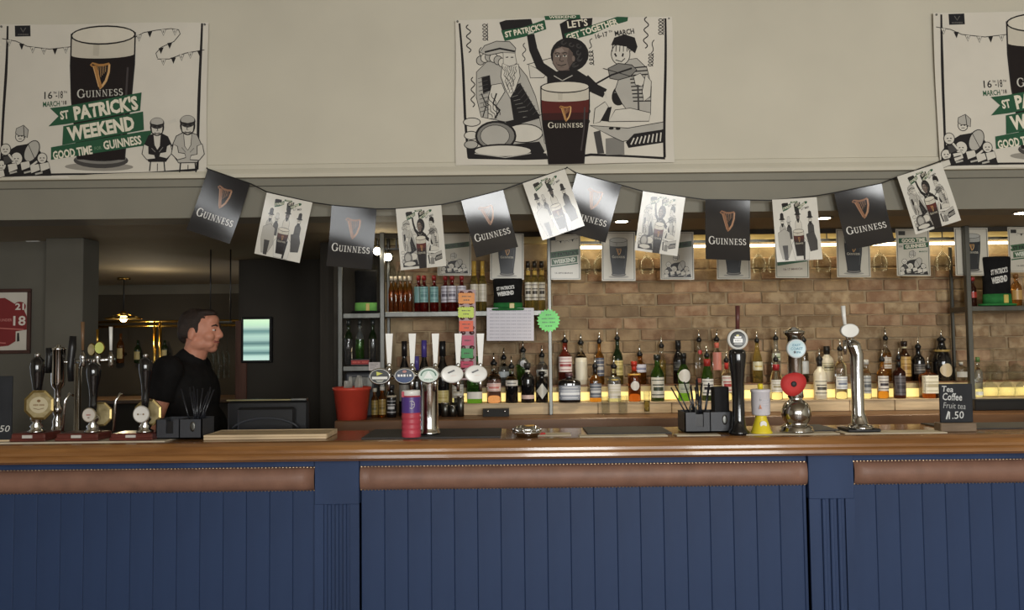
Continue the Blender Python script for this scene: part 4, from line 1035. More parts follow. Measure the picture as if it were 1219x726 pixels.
        blob(A, [(628, 78), (640, 84), (650, 88), (646, 94), (630, 94)], PAP, .8); A.line([(626, 78), (666, 68)], .8, INK)
        for i in range(9): A.line([(568+i*.4, 94+i*5), (579+i*.3, 91+i*5)], .7, DGR)
        for i in range(7): A.line([(619+i*3.2, 100+i*5.4), (612+i*3.4, 108+i*5)], .7, DGR)
        for i in range(6): A.line([(606+i*2, 112+i*4.5), (612+i*3, 110+i*4.6)], .6, MID)
        # drummer with round hair and raised arm
        A.line([(631, 42), (634, 60), (642, 80), (658, 92)], [9, 10, 11, 12], INK); A.line([(628, 41), (635, 39)], 2, PAP)
        oval(A, 677, 67, 22.5, 20.5, INK, 0)
        for k in range(26):
            an = k*.62; A.arcl(677+18*math.cos(an)*(.6+.4*((k*7) % 5)/5), 66+16*math.sin(an)*(.6+.4*((k*7) % 5)/5), 2.6, 2.4, 0, 270, .6, DGR, 6)
        FACE, FSH, FLT = (122, 108, 99), (96, 84, 78), (146, 132, 122)
        blob(A, [(657, 66), (660, 60), (668, 57), (676, 59), (681, 65), (681, 76), (676, 84), (669, 88), (662, 85), (657, 77)], FACE, .7)
        A.poly([(676, 60), (681, 66), (681, 76), (676, 83), (674, 74)], FSH); A.poly([(661, 61), (668, 58.5), (671, 63), (662, 66)], FLT)
        for ex in (662.5, 671.5): A.line([(ex-3, 65.6), (ex, 64.6), (ex+3, 65.4)], 1.1, INK); A.ell(ex, 68.6, 2.3, 1.3, PAP); A.ell(ex-.2, 68.6, 1.0, 1.2, INK); A.line([(ex-2.4, 67.6), (ex+2.4, 67.5)], .6, INK)
        A.line([(667, 68), (665, 74), (667.5, 75.2), (670, 74.6)], .8, INK); A.line([(662.5, 79), (667, 80.2), (673, 78.6)], 1.0, INK); A.line([(664.5, 82), (670, 82)], .6, FSH)
        A.line([(661, 76), (662, 79)], .6, FSH); A.ell(681.5, 72, 1.8, 3.6, FACE); A.poly([(665, 87), (676, 84), (679, 92), (668, 95)], FSH)
        blob(A, [(650, 92), (664, 86), (686, 86), (704, 98), (706, 112), (650, 112)], INK, 0); A.line([(658, 92), (668, 98), (680, 92)], 1.2, LGT)
        A.line([(694, 96), (706, 108), (718, 114)], [12, 12, 11], INK); A.line([(718, 112), (720, 120)], 2, PAP)
        oval(A, 736, 116, 9.5, 13, INK, 0, 20); A.line([(730, 108), (742, 108)], 1, MID); A.line([(729, 113), (742, 113)], 1, MID)
        # fiddler in a beanie
        blob(A, [(742, 74), (756, 72), (768, 84), (773, 106), (772, 140), (748, 140), (738, 126), (730, 110)], LGT, .8)
        for i in range(10): A.line([(746+i*.6, 84+i*4.4), (768+i*.5, 82+i*4.6)], 1.5, INK)
        oval(A, 737, 67, 11, 13, PAP, .9); blob(A, [(726, 56), (730, 47), (742, 43), (754, 47), (757, 58), (754, 66), (744, 58), (732, 56)], INK, 0)
        for i in range(6): A.line([(728+i*4.2, 56), (727+i*4.4, 64)], .9, INK)
        A.line([(730, 66), (732, 70)], 2, INK); A.line([(740, 66), (739, 70)], 2, INK); A.line([(731, 74), (738, 76), (742, 72)], 1.1, INK)
        blob(A, [(722, 84), (734, 78), (750, 80), (756, 86), (748, 94), (734, 98), (724, 96)], MID, 1); A.line([(708, 102), (726, 92), (750, 84)], 2, INK); A.line([(716, 84), (756, 96)], .9, INK)
        blob(A, [(752, 94), (760, 90), (766, 98), (762, 106), (754, 104)], PAP, .8); A.line([(757, 104), (758, 138)], 2, DGR)
        blob(A, [(766, 92), (773, 100), (772, 118), (764, 124), (762, 112)], PAP, .8)
        blob(A, [(722, 148), (730, 134), (748, 132), (772, 138), (770, 148)], PAP, .8); blob(A, [(708, 146), (716, 132), (726, 130), (722, 148)], INK, 0)
        # drums
        blob(A, [(604, 150), (622, 140), (646, 138), (650, 152), (650, 190), (604, 190)], LGT, .9); A.poly([(600, 146), (640, 137), (642, 142), (606, 152)], INK)
        oval(A, 622, 160, 22, 11, PAP, 1.2); oval(A, 561, 146, 10, 5, PAP, 1); oval(A, 560, 162, 8, 5, PAP, 1); oval(A, 560, 173, 8, 5, LGT, 1)
        A.poly([(557, 178), (640, 170), (650, 190), (557, 190)], INK)
        oval(A, 589, 163, 23, 17, MID, 2.4); oval(A, 588, 163, 17, 13, LGT, .7)
        oval(A, 597, 181, 34, 7.5, PAP, 2.2); A.line([(564, 184), (600, 189), (630, 184)], 1.2, LGT)
        blob(A, [(640, 140), (658, 124), (660, 182), (646, 172)], LGT, .6); blob(A, [(644, 184), (650, 178), (656, 186)], PAP, .5)
        # keyboard
        A.poly([(704, 160), (712, 158), (716, 186), (708, 186)], DGR); A.poly([(718, 168), (740, 166), (740, 188), (718, 188)], MID)
        blob(A, [(700, 152), (745, 156), (787, 149), (787, 158), (752, 170), (738, 172), (726, 166)], LGT, .9)
        A.poly([(742, 173), (752, 163), (787, 158), (787, 174), (745, 180)], INK)
        for i in range(8): A.line([(748+i*5, 176-i*.5), (752+i*4.6, 168-i*.9)], 1.6, PAP)
        A.ell(725, 156, 3, 1.6, INK); A.ell(733, 156.5, 3, 1.6, INK)
        blob(A, [(706, 132), (718, 124), (722, 130), (712, 148), (704, 150)], PAP, .8)
        pint(A, 671, 99, 57, 104, red=(92, 44, 40), base=False)
# cloth banners pinned to the wall
CLOTH = pm('banner_cloth', (212, 207, 194), .9, var=.02, scale=3, spec=.1)
YW = YF-.012
def banner(label, x0, y0, x1, yr, y1, art, seed, fold):
    a, b, c = at(x0, y0, YW), at(x1, yr, YW), at(x0, y1, YW)
    W = (b-a).length; H = (c-a).length
    rr = random.Random(seed); ph = [rr.uniform(0, 6) for _ in range(6)]
    def warp(x, y):
        u, v = x/W, -y/H
        z = .010+.005*math.sin(6*u+ph[0]+2*v)*(.3+.7*v)+.0016*math.sin(11*u+ph[1])*v+.003*math.sin(6*v+ph[2]+3*u)+fold*max(0, v-.8)**2*3
        return (.004*math.sin(5*v+ph[3])*abs(u)*2, .006*math.sin(7*u+ph[4])*(v-.5), z)
    o = sheet('cloth_banner', W, H, CLOTH, None, warp, (40, 28), .0009)
    tag(o, label, 'banner', 'cloth banners on the cream wall')
    hang(o, (a+b)/2, b-a)
    A = Art(*art[0], W, H, 'cloth')
    if len(art) > 2: A.T = art[2]
    art[1](A); A.build('print', o, warp, (40, 28), .0006, .0001)
    for sx in (-1, 1):
        p = MB().ell((0, 0, 0), (.006, .006, .004), STEEL, 8, 5).build('pin', o, ((W/2-.015)*sx, -.012, .012))
    return o
banner('cloth banner with big glass and weekend ribbons at the left of the wall', 0, 30, 248, 27.5, 214.5, ((0, 29, 248, 214), art_weekend), 1, .05)
banner('cloth banner with three musicians round a glass in the middle of the wall', 541.5, 24, 799, 20.5, 198, ((541.5, 22, 799, 198), art_band), 2, .06)
banner('cloth banner with big glass and weekend ribbons cut off by the right edge', 1110, 16, 1358, 13, 202, ((0, 29, 248, 214), art_weekend), 3, .05)

# bunting: one string, twelve glossy paper flags clipped to it
BLK = (42, 41, 42)  # black lifted a little, hazy veil of light put into the colour
GLOSSK = pm('flag_black_gloss', BLK, .13, var=.02, spec=.5)
GLOSSW = pm('flag_white_gloss', (214, 211, 200), .24, var=.02, spec=.5, coat=.2)
def flag_black(A):
    A.harp(50, 46, 44, (138, 98, 72), (172, 132, 104)); A.serif('GUINNESS', 50, 91, 84, 13.5, (226, 224, 218))
def flag_band(hats):
    def f(A):
        T = lambda p: (6+(p[0]-556)/(790-556)*88, 6+(p[1]-20)/(192-20)*122)
        A.T = T; art_band(A, hats, False); A.T = None
    return f
FLAGS = [
 ('k', (247.5, 202), (297.6, 218.7), (270, 289), (224, 274), 'black harp flag at the far left end of the bunting', 0.01, 0.12),
 ('h', (318.3, 229.5), (371.8, 241), (355.7, 313), (303.8, 301.4), 'white flag with hatted band, second from the left', 0.035, -0.06),
 ('k', (395.2, 245), (448, 249), (442.3, 321), (388.8, 316.3), 'black harp flag above the left rack, third from the left', 0.01, 0.13),
 ('b', (471, 249), (525.5, 244), (532.3, 317.5), (478.4, 321), 'white flag with drummer and fiddler, fourth from the left', -0.03, 0.02),
 ('k', (549, 239.4), (599, 226), (616.2, 293.4), (566.8, 307), 'black harp flag tilted right, fifth from the left', 0.005, 0.12),
 ('h', (622, 218), (672.4, 201.5), (695.4, 268), (646, 286.5), 'white flag with hatted band, tilted by the string peak', 0.03, -0.06),
 ('k', (686, 206), (740, 221), (721, 289), (669, 274), 'black harp flag tucked behind the white one at the peak', 0.03, 0.12),
 ('b', (764.8, 228), (816.5, 234.8), (805, 303.7), (754.5, 298), 'white flag with drummer, right of the string peak', 0.03, 0.06),
 ('k', (839, 238), (893.4, 238.7), (890.4, 310.6), (838.7, 309.5), 'black harp flag hanging straight, fourth from the right', -0.075, 0.1),
 ('h', (918.7, 239), (972.2, 233.6), (977.2, 309.4), (924, 311.7), 'white flag with hatted band, third from the right', -0.03, 0.02),
 ('k', (995, 229.3), (1047, 219.7), (1064, 288.8), (1007.8, 297.3), 'black harp flag second from the right end', -0.07, 0.1),
 ('b', (1068.3, 211.2), (1119.3, 192.5), (1143, 263.3), (1091.7, 278), 'white flag with drummer at the right end of the bunting', 0.02, -0.05),
]
YG = 4.13
YAW = [.15, .10, .05, .0, .055, .0, -.02, .03, .0, .0, -.10, -.06]     # how far each flag has swung round on the cord
tops = []
for i, (kd, tl, tr, br, bl, lab, lean, bow) in enumerate(FLAGS):
    Yf = YG+(.022 if i == 6 else 0)-(.012 if i == 5 else 0)
    a, b, c, d = (at(p[0], p[1], Yf) for p in (tl, tr, br, bl))
    W = ((b-a).length+(c-d).length)/2; H = ((d-a).length+(c-b).length)/2
    xd = ((b-a)+(c-d)); 
    dn = ((d-a)+(c-b)).normalized()
    xn = xd.normalized(); ang = math.atan2(xn.z, xn.x); an2 = math.atan2(-dn.x*-1, -dn.z) if False else math.atan2(dn.x, -dn.z)
    an = (ang+an2)/2; xdir = (math.cos(an), 0, math.sin(an))
    def warp(x, y, W=W, H=H, bow=bow, i=i):
        u, v = x/W, -y/H
        return (0, 0, -H*bow*(v-v*v)-YAW[i]*x+.012*W*(2*u)**2*(1-v)+.012*(v-.3)*u*(1 if i % 2 else -1))
    o = sheet('bunting_flag', W, H, GLOSSK if kd == 'k' else GLOSSW, None, warp, (10, 12), .0005)
    tag(o, lab, 'flag', 'flags on the bunting string')
    hang(o, (a+b)/2, xdir, lean)
    if kd == 'k': A = Art(0, 0, 100, 132, W, H, GLOSSK); A.fin = 'gloss'; flag_black(A)
    else: A = Art(0, 0, 100, 132, W, H, 'gloss'); flag_band(kd == 'h')(A)
    A.build('print', o, warp, (10, 12), .0005, .00009)
    tops.append((a+Vector((0, .004-YAW[i]*W/2, 0)), b+Vector((0, .004+YAW[i]*W/2, 0))))
pts = [at(246, 200, YF-.012)]
for a, b in tops[:6]: pts += [a+Vector((0, 0, .003)), b+Vector((0, 0, .003))]
pts.append(at(675, 199.5, YF-.02))
for a, b in tops[6:]: pts += [a+Vector((0, 0, .003)), b+Vector((0, 0, .003))]
pts.append(at(1152, 183, YF-.012))
s = thing('bunting_string', 'black cord the glossy flags hang from, pinned to the wall', 'string', pts[0])
MB().tube([p-pts[0] for p in pts], .0032, BLACKP, 6).build('cord', s)
for p in (pts[0], pts[13], pts[-1]): MB().ell(p-pts[0]+Vector((0, 0, 0)), (.005, .006, .005), BLACKP, 8, 5).build('pin', s)

# laminated cards along the top rail of the shelf frame
YK = 4.866
LAM = pm('laminated_card', (196, 192, 178), .22, var=.02, spec=.5)
def frame(A, c=(96, 96, 90)): A.line([(4, 4), (96, 4), (96, 146), (4, 146)], 2, c, True)
def card_pint(A):
    frame(A, (70, 68, 66)); A.ell(50, 138, 30, 4, (150, 148, 140)); pint(A, 50, 18, 52, 118, dark=(44, 46, 48), head=(150, 150, 144))
def card_weekend(A):
    frame(A); A.rect(9, 8, 26, 20, (54, 54, 54)); garland(A, [(20, 16), (34, 22), (60, 21), (92, 12)], 1.15)
    A.poly([(6, 60), (94, 48), (94, 68), (10, 80), (6, 74), (12, 70)], (66, 96, 70)); A.text("ST PATRICK'S", 53, 64.5, 78, 13, INK, 8, .03)
    A.poly([(14, 82), (90, 72), (90, 92), (14, 102)], (66, 96, 70)); A.text('WEEKEND', 52, 87, 66, 14, (210, 214, 200), 8, .05)
    A.line([(8, 108), (92, 96)], 4, GRN); A.text('16-18TH MARCH', 50, 128, 52, 5, DGR, 0)
def card_scrum(A):
    frame(A); A.poly([(6, 40), (94, 28), (94, 46), (6, 58)], (70, 90, 70)); A.text('GOOD TIME', 50, 43, 70, 11, (60, 62, 58), 8, .03); scrum(A, 50, 112, 1.15)
def card_good(A):
    frame(A); A.rect(8, 7, 28, 20, (60, 60, 58)); A.poly([(8, 30), (90, 26), (92, 40), (8, 46)], GRN); A.text('GOOD TIME', 52, 36, 70, 12, CRM, 3, .04)
    A.poly([(22, 50), (96, 42), (96, 58), (22, 66)], GRN); A.text('GUINNESS', 58, 54, 62, 12, CRM, 6, .04); A.text('FOR', 13, 56, 10, 6, DGR, 4); A.text('MARCH', 80, 72, 24, 5, GRN, 2); scrum(A, 50, 114, 1.2)
def card_date(A):
    frame(A, (60, 80, 66)); A.poly([(6, 98), (94, 84), (94, 98), (6, 112)], GRN); A.text('16-17 MARCH', 52, 122, 56, 7, (110, 90, 86), 2, .02)
CARDS = [(541, 278, 328, card_scrum, 'grey rugby scrum card above the white labelled bottles'), (603.5, 278, 333, card_pint, 'pint glass card above the black and green hat'), (671, 279, 333, card_weekend, 'weekend ribbon card above the green paper star'),
 (736, 274.5, 333, card_pint, 'pint glass card under the flag at the string peak'), (805.5, 276, 333, card_scrum, 'grey rugby scrum card behind the white flag right of the peak'), (872.5, 275, 332.5, card_pint, 'pint glass card behind the straight black flag'),
 (942, 274, 331, card_date, 'card with green ribbon and date below the third white flag'), (1015, 272.5, 330, card_pint, 'pint glass card behind the second black flag from the right'), (1086, 272.5, 328.5, card_good, 'good time card with green ribbons and rugby scrum'),
 (1155.5, 269.5, 326.5, card_pint, 'pint glass card hanging in front of the right post'), (1219, 268, 322, card_weekend, 'weekend ribbon card cut off by the right edge')]
for px, y0, y1, fn, lab in CARDS:
    a, b, c = at(px-20, y0, YK), at(px+20, y0, YK), at(px-20, y1, YK)
    W, H = (b-a).length, (c-a).length
    o = sheet('laminated_card', W, H, LAM, None, None, (1, 1), .0008); tag(o, lab, 'card', 'laminated cards along the top of the shelves')
    m = (a+b)/2; m.z = min(m.z, ZS-.008)
    hang(o, m, b-a, -.02)
    A = Art(0, 0, 100, 150, W, H, 'card'); fn(A); A.build('print', o)

# ------------------------------------------------------------ things standing on the bar
POTK = pm('black_ceramic', (22, 22, 24), .12, var=.03, coat=.6)
REDWD = pm('cherry_wood', (104, 50, 42), .35, var=.12, scale=8, stretch=(1, 6, 6), alt=(80, 38, 34), coat=.3)
def disc_y(b, x, y, z, rx, rz, m, n=28, bulge=0.0, t=.008, rim=None, rw=.12):
    "upright badge facing the room (-y)"
    ring = lambda k, yy: [(x+rx*k*math.cos(2*PI*i/n), yy, z+rz*k*math.sin(2*PI*i/n)) for i in range(n)]
    vs = ring(1, y+t)+ring(1, y)+ring(1-rw, y-(.002 if rim else bulge*.4))+ring(.5, y-bulge*.85)+[(x, y-bulge, z)]
    f0 = [tuple(range(n))]+[(k*n+i, (k+1)*n+i, (k+1)*n+(i+1) % n, k*n+(i+1) % n) for k in range(2) for i in range(n)]
    f1 = [(2*n+i, 3*n+i, 3*n+(i+1) % n, 2*n+(i+1) % n) for i in range(n)]+[(3*n+i, 4*n, 3*n+(i+1) % n) for i in range(n)]
    o = len(b.v); b.add(vs, f0, rim or m, True); b.add(vs, f1, m, True)
def badge_print(parent, x, y, z, w, h, draw, fin='plastic'):
    A = Art(0, 0, 100, 100, w, h, fin); draw(A); p = A.build('print', parent)
    p.rotation_euler = (PI/2, 0, 0); p.location = (x, y, z+h/2)
class Loc:
    "pixel to local coordinates of a thing standing at px on the bar at depth Y"
    def __init__(s, px, Y, zb=None):
        s.Y = Y; s.zb = ZT+.0008 if zb is None else zb; s.x = X(px, Y, 480)
        s.o = (s.x, Y, s.zb)
    def __call__(s, px, py, dy=0.0):
        p = at(px, py, s.Y+dy); return (p.x-s.x, dy, p.z-s.zb)
    def r(s, n): return S(n, s.Y)

# three hand pumps at the left
def hand_pump(px, base, top, hy0, badge, label, rear=None):
    L = Loc(px, 3.60, ZT+.0068); t = thing('hand_pump', label, 'hand pump', L.o, 0, 'hand pumps on the bar')
    x0, x1 = L(base[0], 520)[0], L(base[1], 520)[0]; hb = L(px, 514.5)[2]
    MB().box(x0, x1, -.045, .09, 0, hb, REDWD, .006).box(x0-.004, x1+.004, -.049, .094, 0, .014, REDWD, .004).build('base', t)
    xm = (x0+x1)/2
    MB().box(xm-.022, xm+.022, -.0495, -.045, hb*.42, hb*.8, C((196, 192, 186), 'card')).build('name_plate', t)
    for k in range(2): pass
    zf = L(px, hy0)[2]; zt_ = L(px, top)[2]
    MB().lathe([(0, hb), (.036, hb), (.036, hb+.008), (.022, hb+.016), (.028, hb+.028), (.015, hb+.042), (.026, hb+.056), (.026, hb+.068), (.014, hb+.080), (.013, zf), (0, zf)], CHROME, 20).build('stem', t)
    h = zt_-zf
    MB().lathe([(0, zf-.01), (.015, zf-.01), (.017, zf+.02), (.0155, zf+h*.22), (.019, zf+h*.42), (.029, zf+h*.66), (.031, zf+h*.78), (.027, zf+h*.88), (.014, zf+h*.94), (0, zf+h*.95)], POTK, 20).build('handle', t)
    MB().lathe([(0, zf+h*.93), (.014, zf+h*.93), (.010, zf+h*.965), (.013, zf+h*.98), (.011, zf+h), (0, zf+h+.006)], CHROME, 14).build('finial', t)
    for p, q in ((-.10, .0), (-.075, .0)) if rear else ():
        pass
    return t, L, x0, hb
def octo(b, x, y, z, r, m, rim, n=8, t=.008):
    R = lambda k, yy: [(x+r*k*math.cos(2*PI*(i+.5)/n), yy, z+r*k*math.sin(2*PI*(i+.5)/n)) for i in range(n)]
    vs = R(1, y+t)+R(1, y)+R(.86, y-.003)+R(.84, y)
    b.add(vs, [tuple(range(n))]+[(k*n+i, (k+1)*n+i, (k+1)*n+(i+1) % n, k*n+(i+1) % n) for k in range(3) for i in range(n)], rim)
    b.add(vs, [tuple(range(4*n-1, 3*n-1, -1))], m)
DULL = pm('dull_brass', (166, 146, 96), .36, .9, var=.08)
AGED = pm('aged_badge_face', (178, 164, 124), .4, var=.08, scale=30, alt=(130, 116, 80))
def pump_spout(t, x, h, hb, dx=.03):
    MB().tube([(x+dx, .0, h+.02), (x+dx*.8, -.02, h+.03), (x+dx*.3, -.03, h), (x, -.03, hb+.01)], .0055, CHROME, 8).build('spout', t)
t, L, x0, hb = hand_pump(44, (20, 60), 421, 489, None, 'hand pump with large gold rimmed octagonal badge, leftmost of three')
b = MB(); p = L(46.5, 482, -.05); octo(b, p[0], -.052, p[2], L.r(18.5), AGED, DULL); b.build('badge', t)
badge_print(t, p[0], -.0522, p[2], .09, .09, lambda A: (A.ell(50, 50, 46, 40, (196, 186, 156)), A.scrib(50, 50, 56, 9, (136, 112, 84), 7), A.ell(50, 30, 9, 7, (130, 100, 70)), A.line([(24, 66), (50, 72), (76, 66)], 3, (120, 96, 70))))
t, L, x0, hb = hand_pump(111, (73, 122), 428, 488, None, 'hand pump with small round badge, middle of three')
b = MB(); p = L(106, 494, -.05); disc_y(b, p[0], -.052, p[2], L.r(8), L.r(8.5), C((206, 200, 190), 'plastic'), rim=C((160, 150, 130), 'plastic')); b.build('badge', t)
badge_print(t, p[0], -.0545, p[2], .04, .04, lambda A: (A.scrib(50, 48, 56, 16, (160, 90, 80), 4), A.ell(50, 78, 12, 6, (120, 100, 80))))
b = MB(); p = L(118, 493, .04); octo(b, p[0], .045, p[2], L.r(15.5), AGED, DULL, 8, .01); b.build('rear_badge', t)
pump_spout(t, L(79, 505)[0], L(84, 476)[2], hb)
t, L, x0, hb = hand_pump(173, (137, 186), 422, 482, None, 'hand pump with white round badge, rightmost of three')
b = MB(); p = L(168, 493, -.05); disc_y(b, p[0], -.052, p[2], L.r(9.5), L.r(10), C((226, 224, 218), 'plastic'), rim=C((190, 188, 180), 'plastic')); b.build('badge', t)
badge_print(t, p[0], -.0545, p[2], .05, .05, lambda A: (A.ell(26, 50, 8, 8, (130, 110, 80)), A.ell(74, 50, 8, 8, (130, 110, 80)), A.scrib(50, 50, 26, 8, LGT, 4)))
b = MB(); p = L(176, 491, .03); octo(b, p[0], .03, p[2], L.r(17), AGED, DULL, 8, .01); b.build('rear_badge', t)
pump_spout(t, L(139, 505)[0], L(143, 476)[2], hb)

# chrome two handled tower and the T bar font behind the pumps
L = Loc(68.5, 3.84); t = thing('beer_tower', 'tall chrome tap tower with two black paddle handles behind the left pump', 'beer tap', L.o)
z0, z1 = L(68, 454)[2], L(68, 414)[2]
MB().lathe([(0, 0), (.045, 0), (.046, .01), (.03, .02), (.02, .05), (.022, .07), (.013, .09), (.02, .11), (.025, .13), (.014, .15), (.014, z0-.04), (.028, z0-.02), (.031, z0), (.031, z1-.01), (.034, z1-.006), (.03, z1), (.012, z1+.006), (.008, z1+.016), (0, z1+.018)], CHROME, 24).build('column', t)
zc_ = L(68, 431)[2]
MB().tube([(-.06, -.0, zc_), (.08, -.0, zc_)], .009, CHROME, 10).build('cross_arm', t)
def paddle(pts, t, w0, w1):
    MB().tube(pts, [w0, w0*1.2, w1, w1*.8], BLACKP, 12).build('handle', t)
q = lambda a, b: tuple(Vector(L(a, b, -.02)))
paddle([q(84.5, 454), q(83.5, 436), q(86, 415), q(87, 400)], t, .012, .018)
paddle([q(57, 444), q(57.5, 436), q(58.5, 425), q(58, 414)], t, .012, .015)
L = Loc(92, 3.90); t = thing('tap_font', 'chrome bar font with round yellow green badge behind the middle pump', 'beer tap', L.o)
zb_ = L(92, 430)[2]
MB().lathe([(0, 0), (.04, 0), (.04, .012), (.017, .02), (.016, zb_-.01), (0, zb_-.01)], CHROME, 20).build('column', t)
MB().tube([L(86, 430), L(136, 428)], .010, CHROME, 12).build('bar', t)
for px, yt, c, w in ((98.5, 383, pm('brown_stick', (120, 92, 66), .4), .008), (116, 392, BRASS, .006), (132, 389, WHITEP, .008)):
    MB().tube([L(px, 417, -.02), L(px, yt, -.02)], [w*.8, w*1.1], c, 10).build('handle', t)
    a = L(px, 437, -.02); MB().lathe([(0, 0), (.008, .0), (.014, .012), (.009, .03), (.014, .045), (.008, .075), (0, .075)], CHROME, 12, a).build('tap', t)
b = MB(); p = L(116.5, 414, -.05); disc_y(b, p[0], -.035, p[2], L.r(6), L.r(7.5), C((206, 214, 120), 'plastic'), rim=BRASS); b.build('lens', t)
b = MB(); p = L(110, 416, 0); disc_y(b, p[0], -.01, p[2], L.r(4.5), L.r(7.5), AGED, rim=BRASS); b.build('rear_lens', t)
badge_print(t, L(116.5, 414)[0], -.0375, L(116.5, 414)[2], .03, .036, lambda A: (A.scrib(50, 50, 60, 12, (150, 156, 80), 5), A.ell(50, 24, 12, 8, (150, 160, 70))))
# chalkboard cut by the left edge
L = Loc(-8, 3.60); t = thing('price_chalkboard', 'dark chalkboard with a price, cut by the left edge of the picture', 'chalkboard', L.o)
a, c = L(-34, 448), L(14, 520)
MB().box(a[0], c[0], -.006, .006, 0.008, a[2], pm('chalkboard', (38, 40, 44), .8, var=.1, scale=10), .003).build('board', t)
MB().box(a[0], c[0], -.02, .03, 0, .012, PWOOD, .003).build('foot', t)
badge_print(t, L(6.5, 510)[0]-.012, -.0065, L(6, 510)[2], .075, .036, lambda A: A.text('1.50', 50, 50, 96, 80, (206, 206, 202), 0, .0, .12), 'chalk')

# grey caddies with straws
def caddy(px0, px1, yt, yb, label, box, napkin):
    pm_ = (px0+px1)/2; L = Loc(pm_, 3.63 if px0 < 400 else 3.667, ZT+.0068 if px0 < 400 else ZT+.0045); t = thing('bar_caddy', label, 'caddy', L.o, 0, 'plastic bar caddies')
    x0, x1 = L(px0, 500)[0], L(px1, 500)[0]; h = L(pm_, yt)[2]; d = .15; k = .005
    b = MB(); b.box(x0, x1, -.03, d-.03, 0, k, GREYP); b.box(x0, x1, d-.03-k, d-.03, 0, h, GREYP); b.box(x0, x0+k, -.03, d-.03, 0, h, GREYP); b.box(x1-k, x1, -.03, d-.03, 0, h, GREYP)
    n0, n1 = x0+(x1-x0)*.22, x0+(x1-x0)*.38
    b.box(x0, n0, -.03, -.03+k, 0, h, GREYP); b.box(n1, x1, -.03, -.03+k, 0, h, GREYP); b.box(n0, n1, -.03, -.03+k, 0, h*.28, GREYP); b.box(n0, n1, -.022, -.018, 0, h*.9, BLACKP)
    b.box((x0+x1)/2, (x0+x1)/2+k, -.03, d-.03, 0, h, GREYP); b.build('tray', t)
    g = MB().lathe([(0, -.003), (.012, -.003), (.012, 0), (.007, .001), (0, .001)], STEEL, 14).build('badge', t); g.rotation_euler = (PI/2, 0, 0); g.location = (x0+(x1-x0)*.8, -.0315, h*.62); g.scale = (1, 1.9, 1)
    return t, L, x0, x1, h
def straws(label, L, x, y, z, hgt, n, spread, lean, seed, m):
    rr = random.Random(seed)
    for k in range(n):
        a = lean+rr.uniform(-spread, spread); e = rr.uniform(-.2, .2); hh = hgt*rr.uniform(.82, 1.0)
        sx = x+rr.uniform(-.02, .02); sy = y+rr.uniform(-.02, .02)
        o = MB().tube([(0, 0, 0), (math.sin(a)*hh, math.sin(e)*hh*.4, math.cos(a)*hh)], .0035, m, 6).build('drinking_straw', None, (L.o[0]+sx, L.o[1]+sy, L.o[2]+z))
        tag(o, label, 'straw', label.replace('drinking straw', 'straws'))
t, L, x0, x1, h = caddy(189, 243.5, 498.5, 526, 'charcoal plastic caddy in front of the barman', None, False)
straws('thin black drinking straw fanned out of the caddy by the barman', L, .045, .055, .008, .225, 12, .32, .05, 3, pm('black_straw', (34, 35, 40), .25, var=.02))
t, L, x0, x1, h = caddy(813.5, 872.5, 490, 517, 'charcoal plastic caddy left of the black tap', None, False)
straws('black drinking straw fanned out of the caddy left of the black tap', L, -.03, .06, .008, .235, 14, .38, -.18, 5, pm('black_straw', (34, 35, 40), .25, var=.02))
c = thing('napkin_stack', 'stack of black paper napkins standing in the right caddy', 'napkins', (L.o[0]+L(860.5, 490)[0], 3.715, L.o[2]+.006))
w0 = L.r(8.5)
for k in range(12): MB().box(-w0, w0, -.036+k*.006, -.0315+k*.006, 0, L(863, 461)[2]-.006+random.uniform(-.002, .002), pm('black_napkin', (30, 30, 32), .9, var=.1, scale=40)).build('napkin', c)
for k, dx in enumerate((-.075, -.05)):
    o = MB().tube([(0, 0, 0), (0, 0, .10), (.004, -.006, .118)], [.006, .006, .004], STEEL, 8).build('bar_spoon', None, (L.o[0]+dx, 3.70, L.o[2]+.006)); tag(o, ['left', 'right'][k]+' steel spoon handle poking out of the right caddy', 'spoon')

# wooden tray box, till, red bucket
L = Loc(318, 3.62); t = thing('wooden_box', 'low pale wooden box lying on the bar before the till', 'box', L.o)
x0, x1 = L(246, 520)[0], L(391, 520)[0]; h = L(318, 515.5)[2]-.002
for k in range(2): MB().box(x0, x1, -.04, -.028, h*.5*k+(.0005 if k else 0), h*.5*(k+1), PWOOD, .002).build('front_board', t)
MB().box(x0, x1, .17, .182, 0, h, PWOOD, .002).build('back_board', t)
for a in (x0, x1-.012): MB().box(a, a+.012, -.0275, .1695, 0, h, PWOOD, .002).build('end_board', t)
MB().box(x0+.013, x1-.013, -.027, .169, h-.012, h-.002, PWOOD).build('lid', t)
L = Loc(320, 4.02, ZT-.16); t = thing('till_monitor', 'black till screen seen from behind, on the shelf behind the bar', 'till', L.o)
x0, x1 = L(270, 490)[0], L(367, 490)[0]; za, zb2 = L(320, 477)[2], L(320, 520)[2]
SOFT = pm('till_plastic', (24, 24, 26), .38, var=.04)
b = MB(); b.box(x0, x1, 0, .03, zb2-.01, za, SOFT, .012); b.box(x0+.06, x1-.06, -.03, .0, zb2-.01, za-.03, SOFT, .012); b.build('case', t)
b = MB(); n = 12
for r0, zc_, w in ((.135, zb2+.03, .012), (.085, zb2-.0, .010)):
    pts = [(r0*1.25*math.cos(PI*i/n)+(x0+x1)/2, -.034, zc_+r0*.5*math.sin(PI*i/n)) for i in range(1, n)]; b.tube(pts, w*.5, GREYP, 6)
b.build('ridge', t)
MB().box(x0-.004, x1-.01, .002, .028, za, za+.007, pm('pale_trim', (168, 160, 120), .3, .6), .002).box(x1-.09, x1-.008, 0, .03, za-.002, za+.012, STEEL, .003).build('top_strip', t)
